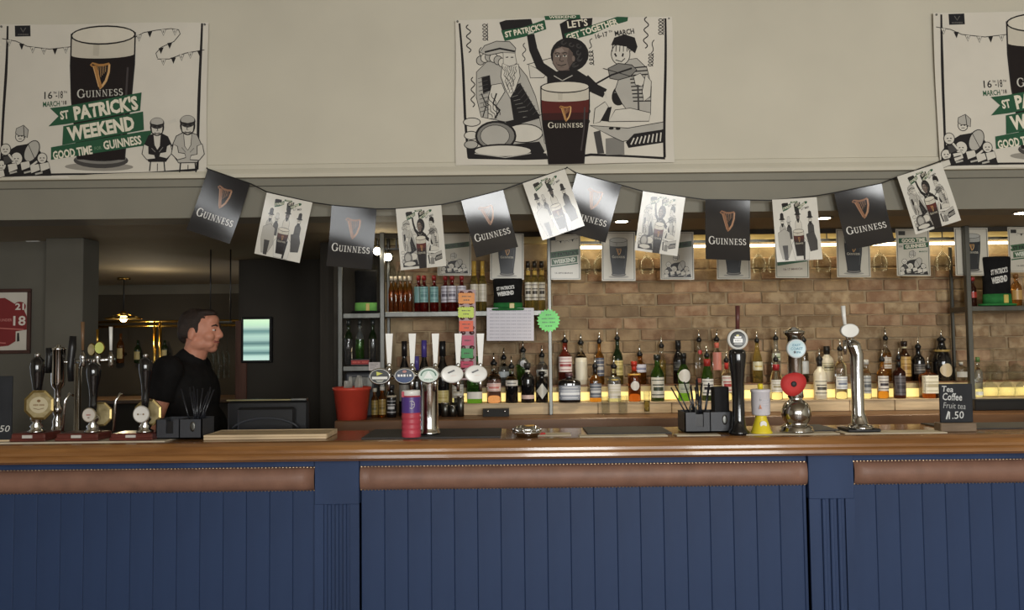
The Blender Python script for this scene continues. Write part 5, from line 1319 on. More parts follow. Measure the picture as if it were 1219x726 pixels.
p = L(320, 511.5); badge_print(t, p[0], -.0315, p[2], .085, .018, lambda A: (A.ell(12, 50, 11, 44, (226, 226, 226)), A.rect(28, 30, 98, 70, (206, 206, 206)), A.rect(90, 40, 98, 60, (150, 150, 150))))
MB().box((x0+x1)/2-.08, (x0+x1)/2+.08, -.05, .09, 0, .014, SOFT, .004).box((x0+x1)/2-.035, (x0+x1)/2+.035, .0, .028, .012, zb2, SOFT, .004).build('stand', t)
sh = MB().box(-2.5, 1.9, 3.935, 4.10, ZT-.19, ZT-.16, STEEL, .003).build('speed_shelf'); tag(sh, 'steel shelf along the back of the bar below its top', 'shelf')
for bx in (-2.4, -1.2, 0, 1.2, 1.8): MB().box(bx, bx+.03, 3.94, 3.97, 0, ZT-.19, STEEL).build('leg', sh)
L = Loc(419, 4.44, 0)
BK_RED = pm('red_plastic', (214, 76, 58), .38, var=.04)
L = Loc(419, 4.712, zC+.0008); t = thing('red_bucket', 'bright red plastic bucket on the back counter beside the steel rack', 'bucket', L.o)
h = L(419, 460.5)[2]; r0, r1 = L.r(17.5), L.r(22); zb_ = 0
MB().lathe([(0, 0), (r0, 0), (r1*.97, h*.9), (r1*1.03, h*.91), (r1*1.03, h), (r1*.96, h), (r1*.92, h*.88), (r0*.94, .006), (0, .006)], BK_RED, 32).build('pail', t)
FILM = pm('clear_film', (226, 224, 216), .12, trans=.6, var=.03, rough_=0) if False else pm('clear_film', (226, 222, 212), .15, trans=.65, var=.03)
rr = random.Random(9)
for k in range(6):
    a = rr.uniform(0, 6.28); px_, py_ = .04*math.cos(a)+.01, .03*math.sin(a)-.02
    b = MB(); vs = []; 
    w0, hh = rr.uniform(.02, .032), rr.uniform(.06, .11); tw = rr.uniform(-.6, .6)
    for i in range(5):
        f = i/4; ww = w0*(1-.5*f)
        for sx in (-1, 0, 1): vs.append((px_+sx*ww*math.cos(tw)+rr.uniform(-.006, .006), py_+sx*ww*math.sin(tw)+(.012 if sx == 0 else 0), h-.09+(hh+.06)*f))
    b.add(vs, [(3*i+j, 3*i+j+1, 3*i+j+4, 3*i+j+3) for i in range(4) for j in range(2)], FILM, True)
    o = b.build('snack_bag', None, L.o); tag(o, 'crumpled clear bag sticking out of the red bucket', 'bag', 'clear bags in the red bucket')

# five tap T font
L = Loc(511, 3.675, ZT+.0068); t = thing('five_tap_font', 'chrome T bar font with five white handles and oval lenses', 'beer tap', L.o)
zb_ = L(511, 447)[2]
MB().lathe([(0, 0), (.049, 0), (.05, .008), (.047, .014), (.044, .02), (.042, .035), (.040, zb_-.05), (.043, zb_-.04), (.043, zb_-.02), (.034, zb_-.005), (0, zb_-.002)], CHROME, 32).build('column', t)
MB().tube([L(445, 448.5), L(578, 446)], .013, CHROME, 16).build('crossbar', t)
MB().tube([L(536, 440, .0), L(548, 446, -.01), L(540, 458, -.02)], .02, CHROME, 12).build('elbow', t)
lens = [(452, 448, 0), (481.5, 447.5, 1), (510, 446.5, 2), (538, 445.5, 3), (566.5, 445, 4)]
hand = [463.5, 491, 518.5, 545.5, 572]
def lens_art(k):
    def f(A):
        if k == 0: A.ell(50, 50, 44, 44, (34, 36, 32)); A.poly([(34, 20), (64, 32), (36, 46)], (206, 206, 90)); A.rect(14, 52, 86, 68, (226, 226, 220)); A.poly([(30, 72), (70, 72), (60, 88), (40, 88)], (150, 150, 140))
        if k == 1: A.ell(50, 50, 44, 44, (54, 62, 78)); A.poly([(8, 58), (92, 58), (80, 84), (50, 92), (20, 84)], (36, 62, 110)); A.scrib(50, 47, 68, 17, (236, 236, 236), 5, 4); A.ell(50, 22, 10, 8, (180, 120, 110))
        if k == 2: A.ell(50, 50, 44, 44, (206, 222, 212)); A.arcl(50, 54, 34, 36, 180, 360, 7, (70, 112, 92)); A.poly([(28, 70), (50, 24), (72, 70)], (238, 242, 238)); A.scrib(50, 78, 40, 6, (110, 140, 124), 6)
        if k > 2: A.line([(32, 42), (62, 26)], 9, (84, 84, 84)); A.scrib(58, 58, 26, 5, (230, 212, 206), 5)
    return f
for (px, py, k) in lens:
    b = MB(); p = L(px, py, -.055); rx, rz = L.r(13.2), L.r(9.8 if k < 3 else 10.2)
    disc_y(b, p[0], -.050, p[2], rx, rz, WHITEP, 32, rim=CHROME if k < 3 else WHITEP); b.tube([(p[0], -.044, p[2]), (p[0], 0, p[2])], .010, CHROME, 10)
    o = b.build('lens', t); o['label'] = ['dark oval lens with yellow flash', 'blue oval lens', 'white oval lens with green arch', 'plain white oval lens with dash', 'plain white oval lens with dash at the right end'][k]
    badge_print(t, p[0], -.0535, p[2], rx*1.9, rz*1.9, lens_art(k))
for px in hand:
    a, c = L(px, 433, -.02), L(px, 397, -.02); b = MB(); w0, w1 = .0085, .0165
    b.prism([(a[0]-w0, a[2]), (a[0]+w0, a[2]), (c[0]+w1, c[2]), (c[0]-w1, c[2])], -.027, -.013, WHITEP); b.build('handle', t)
    n = L(px, 446, -.02); MB().lathe([(0, 0), (.010, 0), (.010, .012), (.015, .022), (.015, .03), (.009, .036), (.012, a[2]-n[2]-.004), (.008, a[2]-n[2]+.004), (0, a[2]-n[2]+.004)], CHROME, 14, (n[0], -.02, n[2])).build('tap_nut', t)
    MB().tube([(n[0], -.01, n[2]), (n[0], -.035, n[2]-.02), (n[0], -.038, n[2]-.075)], [.010, .009, .007], CHROME, 10).build('spout', t)
# pink tin, chrome bowl, yellow pot
L = Loc(489.5, 3.575, ZT+.0068); t = thing('collection_tin', 'pink and purple collecting tin with white lid before the five taps', 'collecting tin', L.o)
h = L(489, 465)[2]; r = L.r(11.3); PK, PU = pm('pink_plastic', (184, 66, 82), .4, var=.04), C((84, 60, 132), 'plastic')
prof = [(0, 0), (r*.98, 0), (r, .004)]
for k in range(4): zz = h*(.06+.115*k); prof += [(r, zz), (r*1.03, zz+h*.02), (r*1.03, zz+h*.05), (r*.985, zz+h*.07), (r*.985, zz+h*.10)]
prof += [(r, h*.52), (r, h*.90), (0, h*.90)]
MB().lathe(prof, PK, 28).build('tub', t)
MB().arc(r, -PI/2-1.45, -PI/2+1.45, h*.53, h*.87, PU, 14).build('label_band', t)
MB().lathe([(0, h*.86), (r*.96, h*.86), (r*.96, h), (r*.9, h+.003), (0, h+.003)], WHITEP, 28).build('lid', t)
MB().box(-r*.9, -r*.55, -r*.72, -r*.6, h*.87, h*.99, PK).build('tab', t)
b = MB(); A_ = [(math.cos(a), math.sin(a)) for a in [2*PI*i/16 for i in range(17)]]
b.tube([(.007+.013*c_, -r-.002+.004*abs(c_), h*.71+.017*s_) for c_, s_ in A_], .0012, WHITEP, 5); b.tube([(.007, -r-.0022, h*.71-.017), (.007, -r-.0022, h*.71+.017)], .001, WHITEP, 5); b.tube([(.007, -r-.0022, h*.71), (.02, -r-.0005, h*.71)], .001, WHITEP, 5); b.build('emblem', t)
L = Loc(627, 3.60); t = thing('ash_bowl', 'small shiny chrome bowl with cut rim on the bar', 'bowl', L.o); r = L.r(17.5); h = L(627, 507.5)[2]
prof = [(0, 0), (r*.7, 0), (r*.78, .004), (r*.98, h*.35), (r, h*.55), (r*.86, h*.62), (r*.92, h*.8), (r*.8, h), (r*.7, h), (r*.72, h*.5), (0, h*.4)]
MB().lathe(prof, CHROME, 28).build('bowl', t)
b = MB()
for k in range(10):
    a = 2*PI*k/10; b.ell((r*.93*math.cos(a), r*.93*math.sin(a), h*.72), (.008, .008, h*.16), CHROME, 8, 5)
b.build('rim_beading', t)
for k, (dx, c) in enumerate(((.06, (190, 60, 60)), (.0, (206, 160, 90)))):
    o = MB().box(-.022, .022, -.014, .014, 0, .010 if k == 0 else .006, C(c, 'plastic'), .003).build('sauce_sachet', None, (L.o[0]+dx+.01*k, 3.64-.04*k, ZT+.001 if k == 0 else ZT+h+.002), .4)
    tag(o, ['red sauce sachet lying beside the chrome bowl', 'golden sachet lying across the chrome bowl'][k], 'sachet')
L = Loc(905.5, 3.585, ZT+.0045); t = thing('collection_pot', 'yellow cone footed collecting pot with a white drum top', 'collecting pot', L.o)
YEL = pm('yellow_plastic', (226, 206, 50), .4, var=.03); zt_ = L(905, 463)[2]; zm = L(905, 494)[2]
MB().lathe([(0, 0), (L.r(12.5), 0), (L.r(12.5), .006), (L.r(11), .014), (L.r(6), zm-.004), (L.r(6), zm), (0, zm)], YEL, 28).build('cone', t)
rw = L.r(11.2); MB().lathe([(0, zm), (rw*.85, zm), (rw*.95, zm+.006), (rw*.98, zt_-.014), (rw*1.04, zt_-.012), (rw*1.04, zt_-.003), (rw*.9, zt_), (0, zt_)], pm('milky_plastic', (218, 216, 222), .35, var=.02), 28).build('drum', t)
MB().lathe([(0, zt_), (.011, zt_), (.012, zt_+.02), (.009, zt_+.024), (0, zt_+.024)], YEL, 14).build('coin_cap', t)
b = MB(); disc_y(b, L.r(0)-.0, -L.r(9.0), zm*.52, .015, .015, WHITEP, 18, t=.012); b.build('emblem', t)
badge_print(t, 0, -rw*1.0-.001, zm+.06, .05, .07, lambda A: (A.poly([(8, 92), (20, 62), (34, 92)], (190, 110, 60)), A.rect(14, 84, 28, 88, (60, 50, 40)), A.rect(20, 30, 34, 40, (150, 150, 156)), A.line([(44, 40), (94, 40)], 3, (176, 176, 184)), A.line([(44, 56), (94, 56)], 3, (176, 176, 184)), A.line([(44, 72), (90, 72)], 3, (176, 176, 184))))
# black ceramic tap with round badge
L = Loc(879, 3.58); t = thing('black_tap', 'tall black ceramic tap with round black and white badge', 'beer tap', L.o)
h = L(879, 415)[2]; q = L.r
MB().lathe([(0, 0), (q(12), 0), (q(12), h*.03), (q(8.5), h*.07), (q(7.2), h*.2), (q(6.9), h*.42), (q(7.6), h*.62), (q(9.6), h*.82), (q(10.4), h*.93), (q(9.4), h*.985), (q(5), h), (0, h)], POTK, 28).build('column', t)
MB().tube([L(878, 392), L(878, 364)], [.009, .0105], pm('maroon_stick', (92, 54, 50), .4, var=.1), 12).build('handle', t)
p = L(878, 404, -.02); b = MB(); disc_y(b, p[0], -.025, p[2], q(12), q(12), C((48, 50, 48), 'plastic'), 32, rim=WHITEP, rw=.2, t=.02); b.build('badge', t)
badge_print(t, p[0], -.0275, p[2], q(18), q(18), lambda A: (A.rect(28, 30, 72, 42, (230, 230, 226)), A.rect(20, 46, 80, 70, (236, 236, 232)), A.scrib(50, 58, 46, 9, (120, 120, 118), 4), A.line([(24, 80), (76, 80)], 5, (190, 190, 186)), A.ell(48, 24, 10, 6, (206, 200, 120))))
for sx in (-.5, .45): MB().ell((sx*q(10), -q(9), h*.955), (.004, .004, .004), CHROME, 8, 5).build('screw', t)
MB().tube([L(877, 408, .01), L(878, 416, .005), (0, 0, h-.01)], .009, CHROME, 10).build('neck', t)
# poppy tap
L = Loc(947.5, 3.62, ZT+.0045); t = thing('poppy_tap', 'chrome column tap on a globe foot with red paper poppy', 'beer tap', L.o)
h = L(944, 393)[2]; q = L.r; zs_ = L(947, 498)[2]; rs = q(17)
prof = [(0, 0), (q(19.5), 0), (q(19.5), .008), (q(18), .014), (q(18.5), .022), (q(15.5), .028)]
z0 = .030
for i in range(1, 11):
    a = -PI/2+.62+(PI-1.05)*i/10; prof.append((rs*math.cos(a), z0+rs*.82+rs*math.sin(a)*1.05))
zt0 = prof[-1][1]
prof += [(q(9.2), zt0+.012), (q(8.6), zt0+.03), (q(8.4), h*.5), (q(8.6), h-.03), (q(12), h-.018), (q(12.5), h-.012), (q(12.5), h-.005), (q(9), h), (q(3.5), h+.012), (0, h+.014)]
MB().lathe(prof, pm('satin_chrome', (190, 188, 184), .16, 1.0, var=.03), 32).build('column', t)
p = L(947.5, 415, -.04); b = MB(); disc_y(b, p[0], -.048, p[2], q(11.2), q(11.2), C((196, 222, 228), 'plastic'), 30, rim=C((226, 234, 236), 'plastic'), t=.016); b.build('badge', t)
badge_print(t, p[0], -.0505, p[2], q(19), q(19), lambda A: (A.text('EAST', 50, 28, 50, 15, (70, 140, 166), 0, .01), A.text('COAST', 50, 50, 74, 17, (70, 140, 166), 0, .01), A.poly([(30, 66), (42, 62), (44, 76), (34, 80)], (60, 70, 80)), A.text('IPA', 62, 72, 28, 14, (90, 150, 170))))
p = L(944.5, 457, -.05); b = MB(); n = 24; POP = pm('poppy_paper', (192, 52, 50), .7, var=.05)
vs = [(0, -.006, 0)]
for k, f in ((.5, -.010), (1, -.004)):
    for i in range(n):
        a = 2*PI*i/n; rr_ = q(14.5)*k*(1+.07*math.sin(2*a+.6)+.04*math.sin(3*a)); vs.append((rr_*math.cos(a), f, rr_*.98*math.sin(a)))
vs += [(v[0], v[1]+.003, v[2]) for v in vs]
N = 2*n+1; fs = []
for o_, fl in ((0, 0), (N, 1)):
    for i in range(n):
        fs.append((o_, o_+1+(i+1) % n, o_+1+i)); fs.append((o_+1+i, o_+1+(i+1) % n, o_+1+n+(i+1) % n, o_+1+n+i))
for i in range(n): fs.append((1+n+i, 1+n+(i+1) % n, N+1+n+(i+1) % n, N+1+n+i))
b.add(vs, fs, POP, True); po = b.build('poppy', t, (p[0], -.047, p[2])); po['label'] = 'red paper poppy with black centre'
b = MB(); b.ell((0, -.010, 0), (q(3.4), .005, q(3.4)), pm('poppy_eye', (40, 38, 40), .6), 14, 7); b.build('poppy_centre', po)
# swan neck tap
L = Loc(1023, 3.62, ZT+.0045); t = thing('swan_tap', 'bent chrome tap with blank white lens on a black base plate', 'beer tap', L.o); q = L.r
MB().box(L(1004, 510)[0], L(1043, 510)[0], -.05, .07, 0, .014, BLACKP, .004).build('base_plate', t)
MB().tube([(0, 0, .012), (-.0, 0, .03), L(1021.5, 490), L(1020, 440), L(1019.5, 422), L(1016.5, 412), L(1010, 406)], [q(14), q(9.5), q(7.2), q(7.4), q(8), q(8), q(6)], CHROME, 20).build('column', t)
MB().lathe([(0, .014), (q(16), .014), (q(15), .022), (q(9), .034), (0, .034)], CHROME, 24).build('flange', t)
MB().tube([L(1006, 405, -.03), L(1005.5, 414, -.035), L(1006, 422, -.035)], [.010, .010, .007], CHROME, 10).build('spout', t)
MB().tube([L(1010, 408, -.01), L(1008, 396, -.03)], .010, CHROME, 10).build('valve', t)
MB().tube([L(1006, 388, -.035), L(1004.5, 376, -.035), L(1003.5, 364, -.035)], [.007, .009, .010], WHITEP, 12).build('handle', t)
p = L(1011.5, 393.5, -.045); b = MB(); disc_y(b, p[0], -.048, p[2], q(10.8), q(8.2), WHITEP, 30, bulge=.003, rim=C((196, 196, 190), 'plastic'), rw=.08, t=.014); b.build('lens', t)
# coffee chalkboard
L = Loc(1138, 3.60, ZT+.0006); t = thing('coffee_chalkboard', 'small chalkboard with tea and coffee price on a wood foot', 'chalkboard', L.o)
a, c = L(1117.5, 457), L(1158, 503)
MB().box(L(1116.5, 510)[0], L(1159, 510)[0], -.026, .034, 0, c[2]+.002, pm('grey_brown_wood', (120, 102, 82), .6, var=.1, scale=6, stretch=(1, 6, 6)), .003).build('foot', t)
MB().box(a[0], c[0], -.006, .004, c[2]+.0025, a[2], MATS['chalkboard'], .002).build('board', t)
W = c[0]-a[0]; H = a[2]-c[2]
CH = (206, 208, 206)
badge_print(t, (a[0]+c[0])/2, -.0064, (a[2]+c[2])/2, W, H, lambda A: (A.text('Tea', 24, 13, 36, 15, CH, -3, .012, .1), A.text('Coffee', 38, 33, 60, 19, CH, -2, .012, .1), A.text('Fruit tea', 44, 56, 68, 15, (180, 182, 180), -3, -.004, .12), A.line([(17, 90), (25, 70)], 5, CH), A.text('1.50', 48, 80, 46, 19, CH, 2, .006, .1)), 'chalk')

# ------------------------------------------------------------ paper signs and hats at the shelves
def card(px0, py0, px1, py1, Y, c, label, name='price_card', zig=0, lines=2, ink=(60, 50, 40), words=None):
    a, b_, d = at(px0, py0, Y), at(px1, py0, Y), at(px0, py1, Y); W, H = (b_-a).length, (d-a).length
    n = 7; pts = []
    def edge(p, q):
        m = max(1, int(n*(Vector(q)-Vector(p)).length/max(W, H))) if zig else 1
        for i in range(m):
            for f, k in ((0, 0), (.5, 1)) if zig else ((0, 0),):
                t_ = (i+f)/m; v = Vector(p)+(Vector(q)-Vector(p))*t_; d_ = Vector((q[1]-p[1], p[0]-q[0])).normalized()*(zig*k); pts.append((v.x+d_.x, v.y+d_.y))
    P = [(-W/2, -H), (W/2, -H), (W/2, 0), (-W/2, 0)]
    for i in range(4): edge(P[i], P[(i+1) % 4])
    o = MB().prism(pts, 0, .0008, C(c, 'card'), 'z').build(name); tag(o, label, 'card')
    hang(o, (a+b_)/2, b_-a)
    A = Art(0, 0, 100, 100, W, H, 'card')
    for k, w_ in enumerate(words or []): A.scrib(50, 100*(k+.9)/(len(words)+.8), 60 if k % 2 == 0 else 40, 34/(len(words)+1), ink, len(w_), k)
    A.build('print', o, None, (1, 1), .0011, .00008)
    return o
# long strip of nuts cards the price tickets are pinned to
YN = 4.831
a, c = at(546, 345, YN), at(567, 452, YN)
o = tag(MB().box(a.x, c.x, YN+.004, YN+.008, c.z, a.z, C((178, 150, 152), 'card')).build('snack_strip'), 'tall hanging snack card behind the coloured price tickets', 'snack card')
rr = random.Random(4)
for k in range(18):
    z = a.z-.02-k*.03; 
    if z < c.z+.02: break
    for sx in (.2, .72): MB().ell((a.x+(c.x-a.x)*(sx+rr.uniform(-.06, .06)), YN+.002, z), (.016, .004, .013), pm('snack_pack', (92, 40, 42), .35, var=.2, scale=30), 8, 5).build('snack_packet', o)
for (x0, y0, x1, y1, c, lb, zg, ws) in ((546, 349, 564.5, 361, (236, 150, 62), 'orange ticket, topmost on the snack card', .004, ['xxxxxx', 'xxx']), (546, 366, 563.5, 377.5, (206, 228, 84), 'yellow green ticket on the snack card', .006, ['xxxxxx', 'xxx']), (547, 382, 563, 394, (240, 96, 50), 'red orange ticket in the middle of the snack card', .003, ['xxxxxx', 'xxx']), (550, 399.5, 564, 411, (206, 82, 112), 'pink ticket above the green one', .002, ['xxxx']), (549.5, 415, 563, 426, (66, 160, 86), 'green ticket on the snack card', .003, ['xxxx']), (548.5, 430, 563.5, 437.5, (206, 66, 100), 'pink red ticket lowest on the snack card', 0, ['xxxx'])):
    card(x0, y0, x1, y1, YN-.006, c, lb, 'price_ticket', zg, words=ws)
card(579.5, 366.5, 635.5, 405.5, YN, (206, 202, 210), 'white handwritten paper sheet hanging below the long shelf', 'paper_sign')
o = bpy.data.objects['paper_sign']
A = Art(0, 0, 100, 70, S(56, YN), S(39, YN), 'card')
rr = random.Random(2)
for k in range(9): A.scrib(50, 6+k*7.2, 88, 2.6, (166, 162, 174), 30, k)
A.build('writing', o, None, (1, 1), .0011)
YN = 4.8265; p = at(653, 381.5, YN); b = MB(); n = 20; pts = []
for i in range(2*n): a = PI*i/n; r = S(14.2 if i % 2 == 0 else 11.8, YN); pts.append((r*math.cos(a), r*math.sin(a)))
o = MB().prism(pts, 0, .0008, C((98, 214, 96), 'card'), 'z').build('star_sign'); tag(o, 'bright green paper star stuck on the middle post', 'sign')
hang(o, p, (1, .0, .01))
A = Art(0, 0, 100, 100, S(26, YN), S(26, YN), 'card')
for k, w_ in enumerate(('xxx', 'xxxxxxxx', 'xxxxxxx', 'xxx')): A.scrib(50, 24+k*17, [26, 64, 60, 34][k], 6, (40, 104, 46), len(w_), k)
pr_ = A.build('print', o, None, (1, 1), .0011); pr_.location = (0, S(13, YN), 0)
FELT = pm('black_felt', (26, 26, 26), .9, var=.1, scale=30, spec=.15); GFELT = pm('green_felt', (44, 110, 58), .85, var=.08, scale=20, spec=.15); LFELT = pm('lime_felt', (110, 170, 84), .85, var=.06, scale=20)
def hat(px, Y, zb, w, ytop, band, label, txt=True, brim=None):
    L = Loc(px, Y, zb+.0008); t = thing('felt_hat', label, 'hat', L.o, 0, 'tall felt party hats'); h = L(px, ytop)[2]; r = L.r(w)/2
    MB().lathe([(0, 0), (r*1.24, 0), (r*1.32, .008), (r*1.24, .012), (r*.97, .013), (0, .013)], brim or FELT, 28, ex=1, ey=.6).build('brim', t)
    MB().lathe([(0, .0135), (r*.96, .0135), (r*.93, h*.5), (r*1.0, h*.96), (r*.96, h), (0, h-.004)], FELT, 28, ex=1, ey=.6).build('crown', t)
    MB().lathe([(0, .0138), (r*.985, .0138), (r*.96, h*.24), (0, h*.24)], band, 28, ex=1, ey=.6).build('band', t)
    MB().box(r*.1, r*.42, -r*.6-.004, -r*.55, h*.05, h*.22, C((190, 170, 90), 'plastic'), .002).build('buckle', t)
    if txt:
        A = Art(0, 0, 100, 60, r*1.3, h*.4, 'card'); A.text("ST PATRICK'S", 50, 18, 90, 17, (206, 206, 200), 6, .04); A.text('WEEKEND', 50, 44, 84, 20, (206, 206, 200), 6, .05)
        p_ = A.build('print', t); p_.rotation_euler = (PI/2+.02, 0, 0); p_.location = (-r*.15, -r*.62, h*.82)
hat(606, 4.87, zSs, 36, 332, GFELT, 'black felt hat with green brim on the long shelf above the paper sheet', True, GFELT)
hat(1192, 4.87, zRs, 34, 306, GFELT, 'black felt hat with green band on the right shelf', True, GFELT)
hat(436, 4.87, zLs, 27, 322, LFELT, 'black felt hat with lime band in the left rack', False)

# ------------------------------------------------------------ the dim room beyond the left end of the bar
# framed poster on the left wall
a, b_, d = at(-14, 344, YL-.001), at(38.5, 344, YL-.001), at(-14, 421, YL-.001)
W, H = (b_-a).length, (d-a).length
t = thing('framed_poster', 'red and white age check poster in a dark frame on the left wall', 'poster'); hang(t, (a+b_)/2+Vector((0, -.002, 0)), (1, 0, -.0))
fw = .022; FRM = pm('dark_red_frame', (66, 42, 36), .4, var=.1)
MB().box(-W/2, W/2, -fw, 0, 0, .018, FRM, .003).box(-W/2, W/2, -H, -H+fw, 0, .018, FRM, .003).box(-W/2, -W/2+fw, -H+fw, -fw, 0, .018, FRM, .003).box(W/2-fw, W/2, -H+fw, -fw, 0, .018, FRM, .003).build('frame', t)
MB().box(-W/2+.01, W/2-.01, -H+.01, -.01, .001, .006, C((196, 190, 178), 'card')).build('backing', t)
A = Art(0, 0, 100, 146, W, H, 'card'); RD = (122, 42, 44)
A.poly([(10, 40)]+[(10, 22), (40, 20), (60, 32), (84, 48), (92, 66), (92, 92), (66, 96), (66, 118), (50, 128), (10, 132)], RD)
A.text('21', 74, 38, 22, 16, (206, 200, 190), 0, .03); A.ell(74, 40, 14, 11, RD); A.text('21', 74, 40, 20, 15, (210, 204, 194), 0, .03)
A.text('UNDER', 44, 70, 26, 6, (196, 130, 124), 0, .01); A.text('18', 74, 72, 28, 22, (214, 206, 196), 0, .02); A.line([(24, 88), (84, 92)], 2, (196, 120, 112))
A.rect(66, 98, 90, 132, (196, 190, 178)); A.poly([(69, 104), (74, 104), (75, 118), (69, 119)], INK); A.ell(71.5, 102, 2.5, 3, INK); A.line([(14, 120), (44, 122)], 2, (196, 120, 112))
A.build('print', t, None, (1, 1), .0068)
# far bar: brass gantry, lamp, bottles, shelf
YQ = 8.0
cB = Z(520, YQ)
t = thing('brass_gantry', 'double brass rail on posts over the far bar', 'gantry', (X(114, YQ, 386), YQ, 0))
X0 = t.location.x; xe = X(292, YQ, 386)-X0; z1, z2 = at(114, 383.5, YQ).z, at(114, 389, YQ).z
MB().tube([(0, 0, z1), (xe, 0, z1)], .013, BRASS, 10).build('upper_rail', t)
MB().tube([(0, .0, z2), (xe, .0, z2)], .013, BRASS, 10).build('lower_rail', t)
for px in (115, 184, 190.5, 290): x = X(px, YQ, 420)-X0; MB().tube([(x, 0, 1.0608), (x, 0, z1)], .016, BRASS, 10).build('post', t)
FARW = pm('far_bar_wood', (84, 64, 46), .5, var=.1, scale=5, stretch=(1, 6, 6))
zsh = at(150, 484, YQ+.4).z
o = MB().box(X(112, YQ+.4, 484), X(200, YQ+.4, 484), YQ+.25, YFAR-.002, zsh-.03, zsh, FARW, .003).build('wall_shelf'); tag(o, 'wooden shelf with glasses on the far wall', 'shelf')
o = thing('far_counter', 'dim wooden counter of the far bar', 'counter', (X(100, YQ, 500), YQ-.35, 0)); L0 = o.location.x
MB().box(0, xe+.3, 0, .5, .0, 1.02, BLACKW).build('carcass', o); MB().box(-.03, xe+.32, -.04, .55, 1.021, 1.06, FARW, .006).build('top', o)
for i, px in enumerate((145, 152, 160, 167, 176)):
    tumbler('far_glass', 'small dim tumbler on the far wall shelf, %s of five' % ['leftmost', 'second', 'middle', 'fourth', 'rightmost'][i], px, YQ+.4, zsh, 6.5, 469, None, 'tumblers on the far wall shelf')
def far_bottle(px, yt, yb, w, g, label):
    Y = YFAR-.10; x = X(px, Y, 420); z0 = at(px, yb, Y).z; h = at(px, yt, Y).z-z0; r = S(w, Y)/2
    t = thing('optic_bottle', label, 'bottle', (x, Y, z0+h), 0, 'upturned bottles on the far wall'); t.rotation_euler = (0, 0, 0)
    MB().lathe([(q*r, (z-1)*h) for q, z in PROF['spirit']], g, 16).build('glass_body', t)
    MB().box(-.02, .02, -.01, .098, -h*.75, -h*.65, STEEL).build('bracket', t)
    l = MB().arc(r, -PI/2-1, -PI/2+1, -h*.85, -h*.5, C((150, 140, 100), 'card')); l.build('label', t)
far_bottle(143.5, 397, 432, 8, G['amber'], 'dim amber bottle on the far wall right of the white tap handle')
far_bottle(164, 405, 432, 8, G['dkgreen'], 'dim green bottle on the far wall above the rightmost pump')
far_bottle(196, 405, 428, 8, G['dkgreen'], 'dim bottle on the far wall just left of the barman')
p = at(147, 379, YQ-.2)
t = thing('pendant_lamp', 'brass ring pendant with a glowing bulb over the far bar', 'lamp', (p.x, YQ-.2, ZS))
dz = p.z-ZS; r = S(20, YQ-.2)
MB().lathe([(0, -.02), (.06, -.02), (.06, 0), (0, 0)], BRASS, 18).build('ceiling_rose', t)
MB().tube([(0, 0, 0), (0, 0, dz+.05)], .007, BLACKP, 8).build('stem', t)
MB().lathe([(r*.96, dz-.008), (r, dz-.008), (r, dz+.008), (r*.96, dz+.008)], BRASS, 32).build('ring', t)
b = MB()
for k in range(4): a = PI/2*k; b.tube([(.02*math.cos(a), .02*math.sin(a), dz+.05), (r*.97*math.cos(a), r*.97*math.sin(a), dz+.004)], .004, BRASS, 6)
b.build('arm', t)
MB().lathe([(0, dz+.02), (.025, dz+.02), (.025, dz+.07), (0, dz+.07)], BRASS, 14).build('lamp_holder', t)
MB().ell((0, 0, dz), (.032, .032, .036), pm('warm_bulb', (255, 214, 140), .4, emit=22, var=0), 14, 9).build('bulb', t)
l = bpy.data.lights.new('pendant_light', 'POINT'); l.energy = 7; l.color = (1, .8, .5); l.shadow_soft_size = .04
lo = bpy.data.objects.new('pendant_light', l); COL.objects.link(lo); lo.location = (p.x, YQ-.2, p.z-.06)
# screen on the partition
a, c = at(292, 380.5, YP), at(322.5, 428.5, YP)
t = thing('wall_screen', 'small upright screen glowing pale green on the dark partition', 'screen', ((a.x+c.x)/2, YP-.002, c.z)); wd, h = (c.x-a.x)/2, a.z-c.z
MB().box(-wd-.02, wd+.02, -.04, 0, -.02, h+.02, BLACKP, .005).build('casing', t)
A = Art(0, 0, 100, 150, 2*wd, h, 'card'); n = 30
def scr(rgb): return pm('screen_%d_%d_%d' % rgb, rgb, .4, emit=.5, var=.0)
def lerp(a, b, f): return tuple(int(x+(y-x)*f) for x, y in zip(a, b))
cols = [(0, (204, 232, 196)), (14, (190, 226, 190)), (30, (176, 204, 186)), (44, (96, 132, 130)), (60, (168, 200, 186)), (76, (156, 188, 178)), (88, (84, 116, 116)), (104, (170, 204, 190)), (116, (130, 164, 158)), (124, (76, 110, 110)), (134, (176, 208, 196)), (150, (186, 214, 204))]
for k in range(n):
    y = 150*(k+.5)/n
    for (p0, c0), (p1, c1) in zip(cols, cols[1:]):
        if p0 <= y <= p1: A.poly([(0, 150*k/n), (100, 150*k/n), (100, 150*(k+1)/n), (0, 150*(k+1)/n)], scr(lerp(c0, c1, (y-p0)/(p1-p0)))); break
sp = A.build('display', t, None, (1, 1), .0); sp.rotation_euler = (PI/2, 0, 0); sp.location = (0, -.0412, h)
l = bpy.data.lights.new('far_room_light', 'POINT'); l.energy = 2.5; l.color = (1, .85, .6); l.shadow_soft_size = .2  # bare point light under the far room's ceiling, with no fitting
lo = bpy.data.objects.new('far_room_light', l); COL.objects.link(lo); lo.location = (X(180, 7.0), 7.0, ZS-.25)
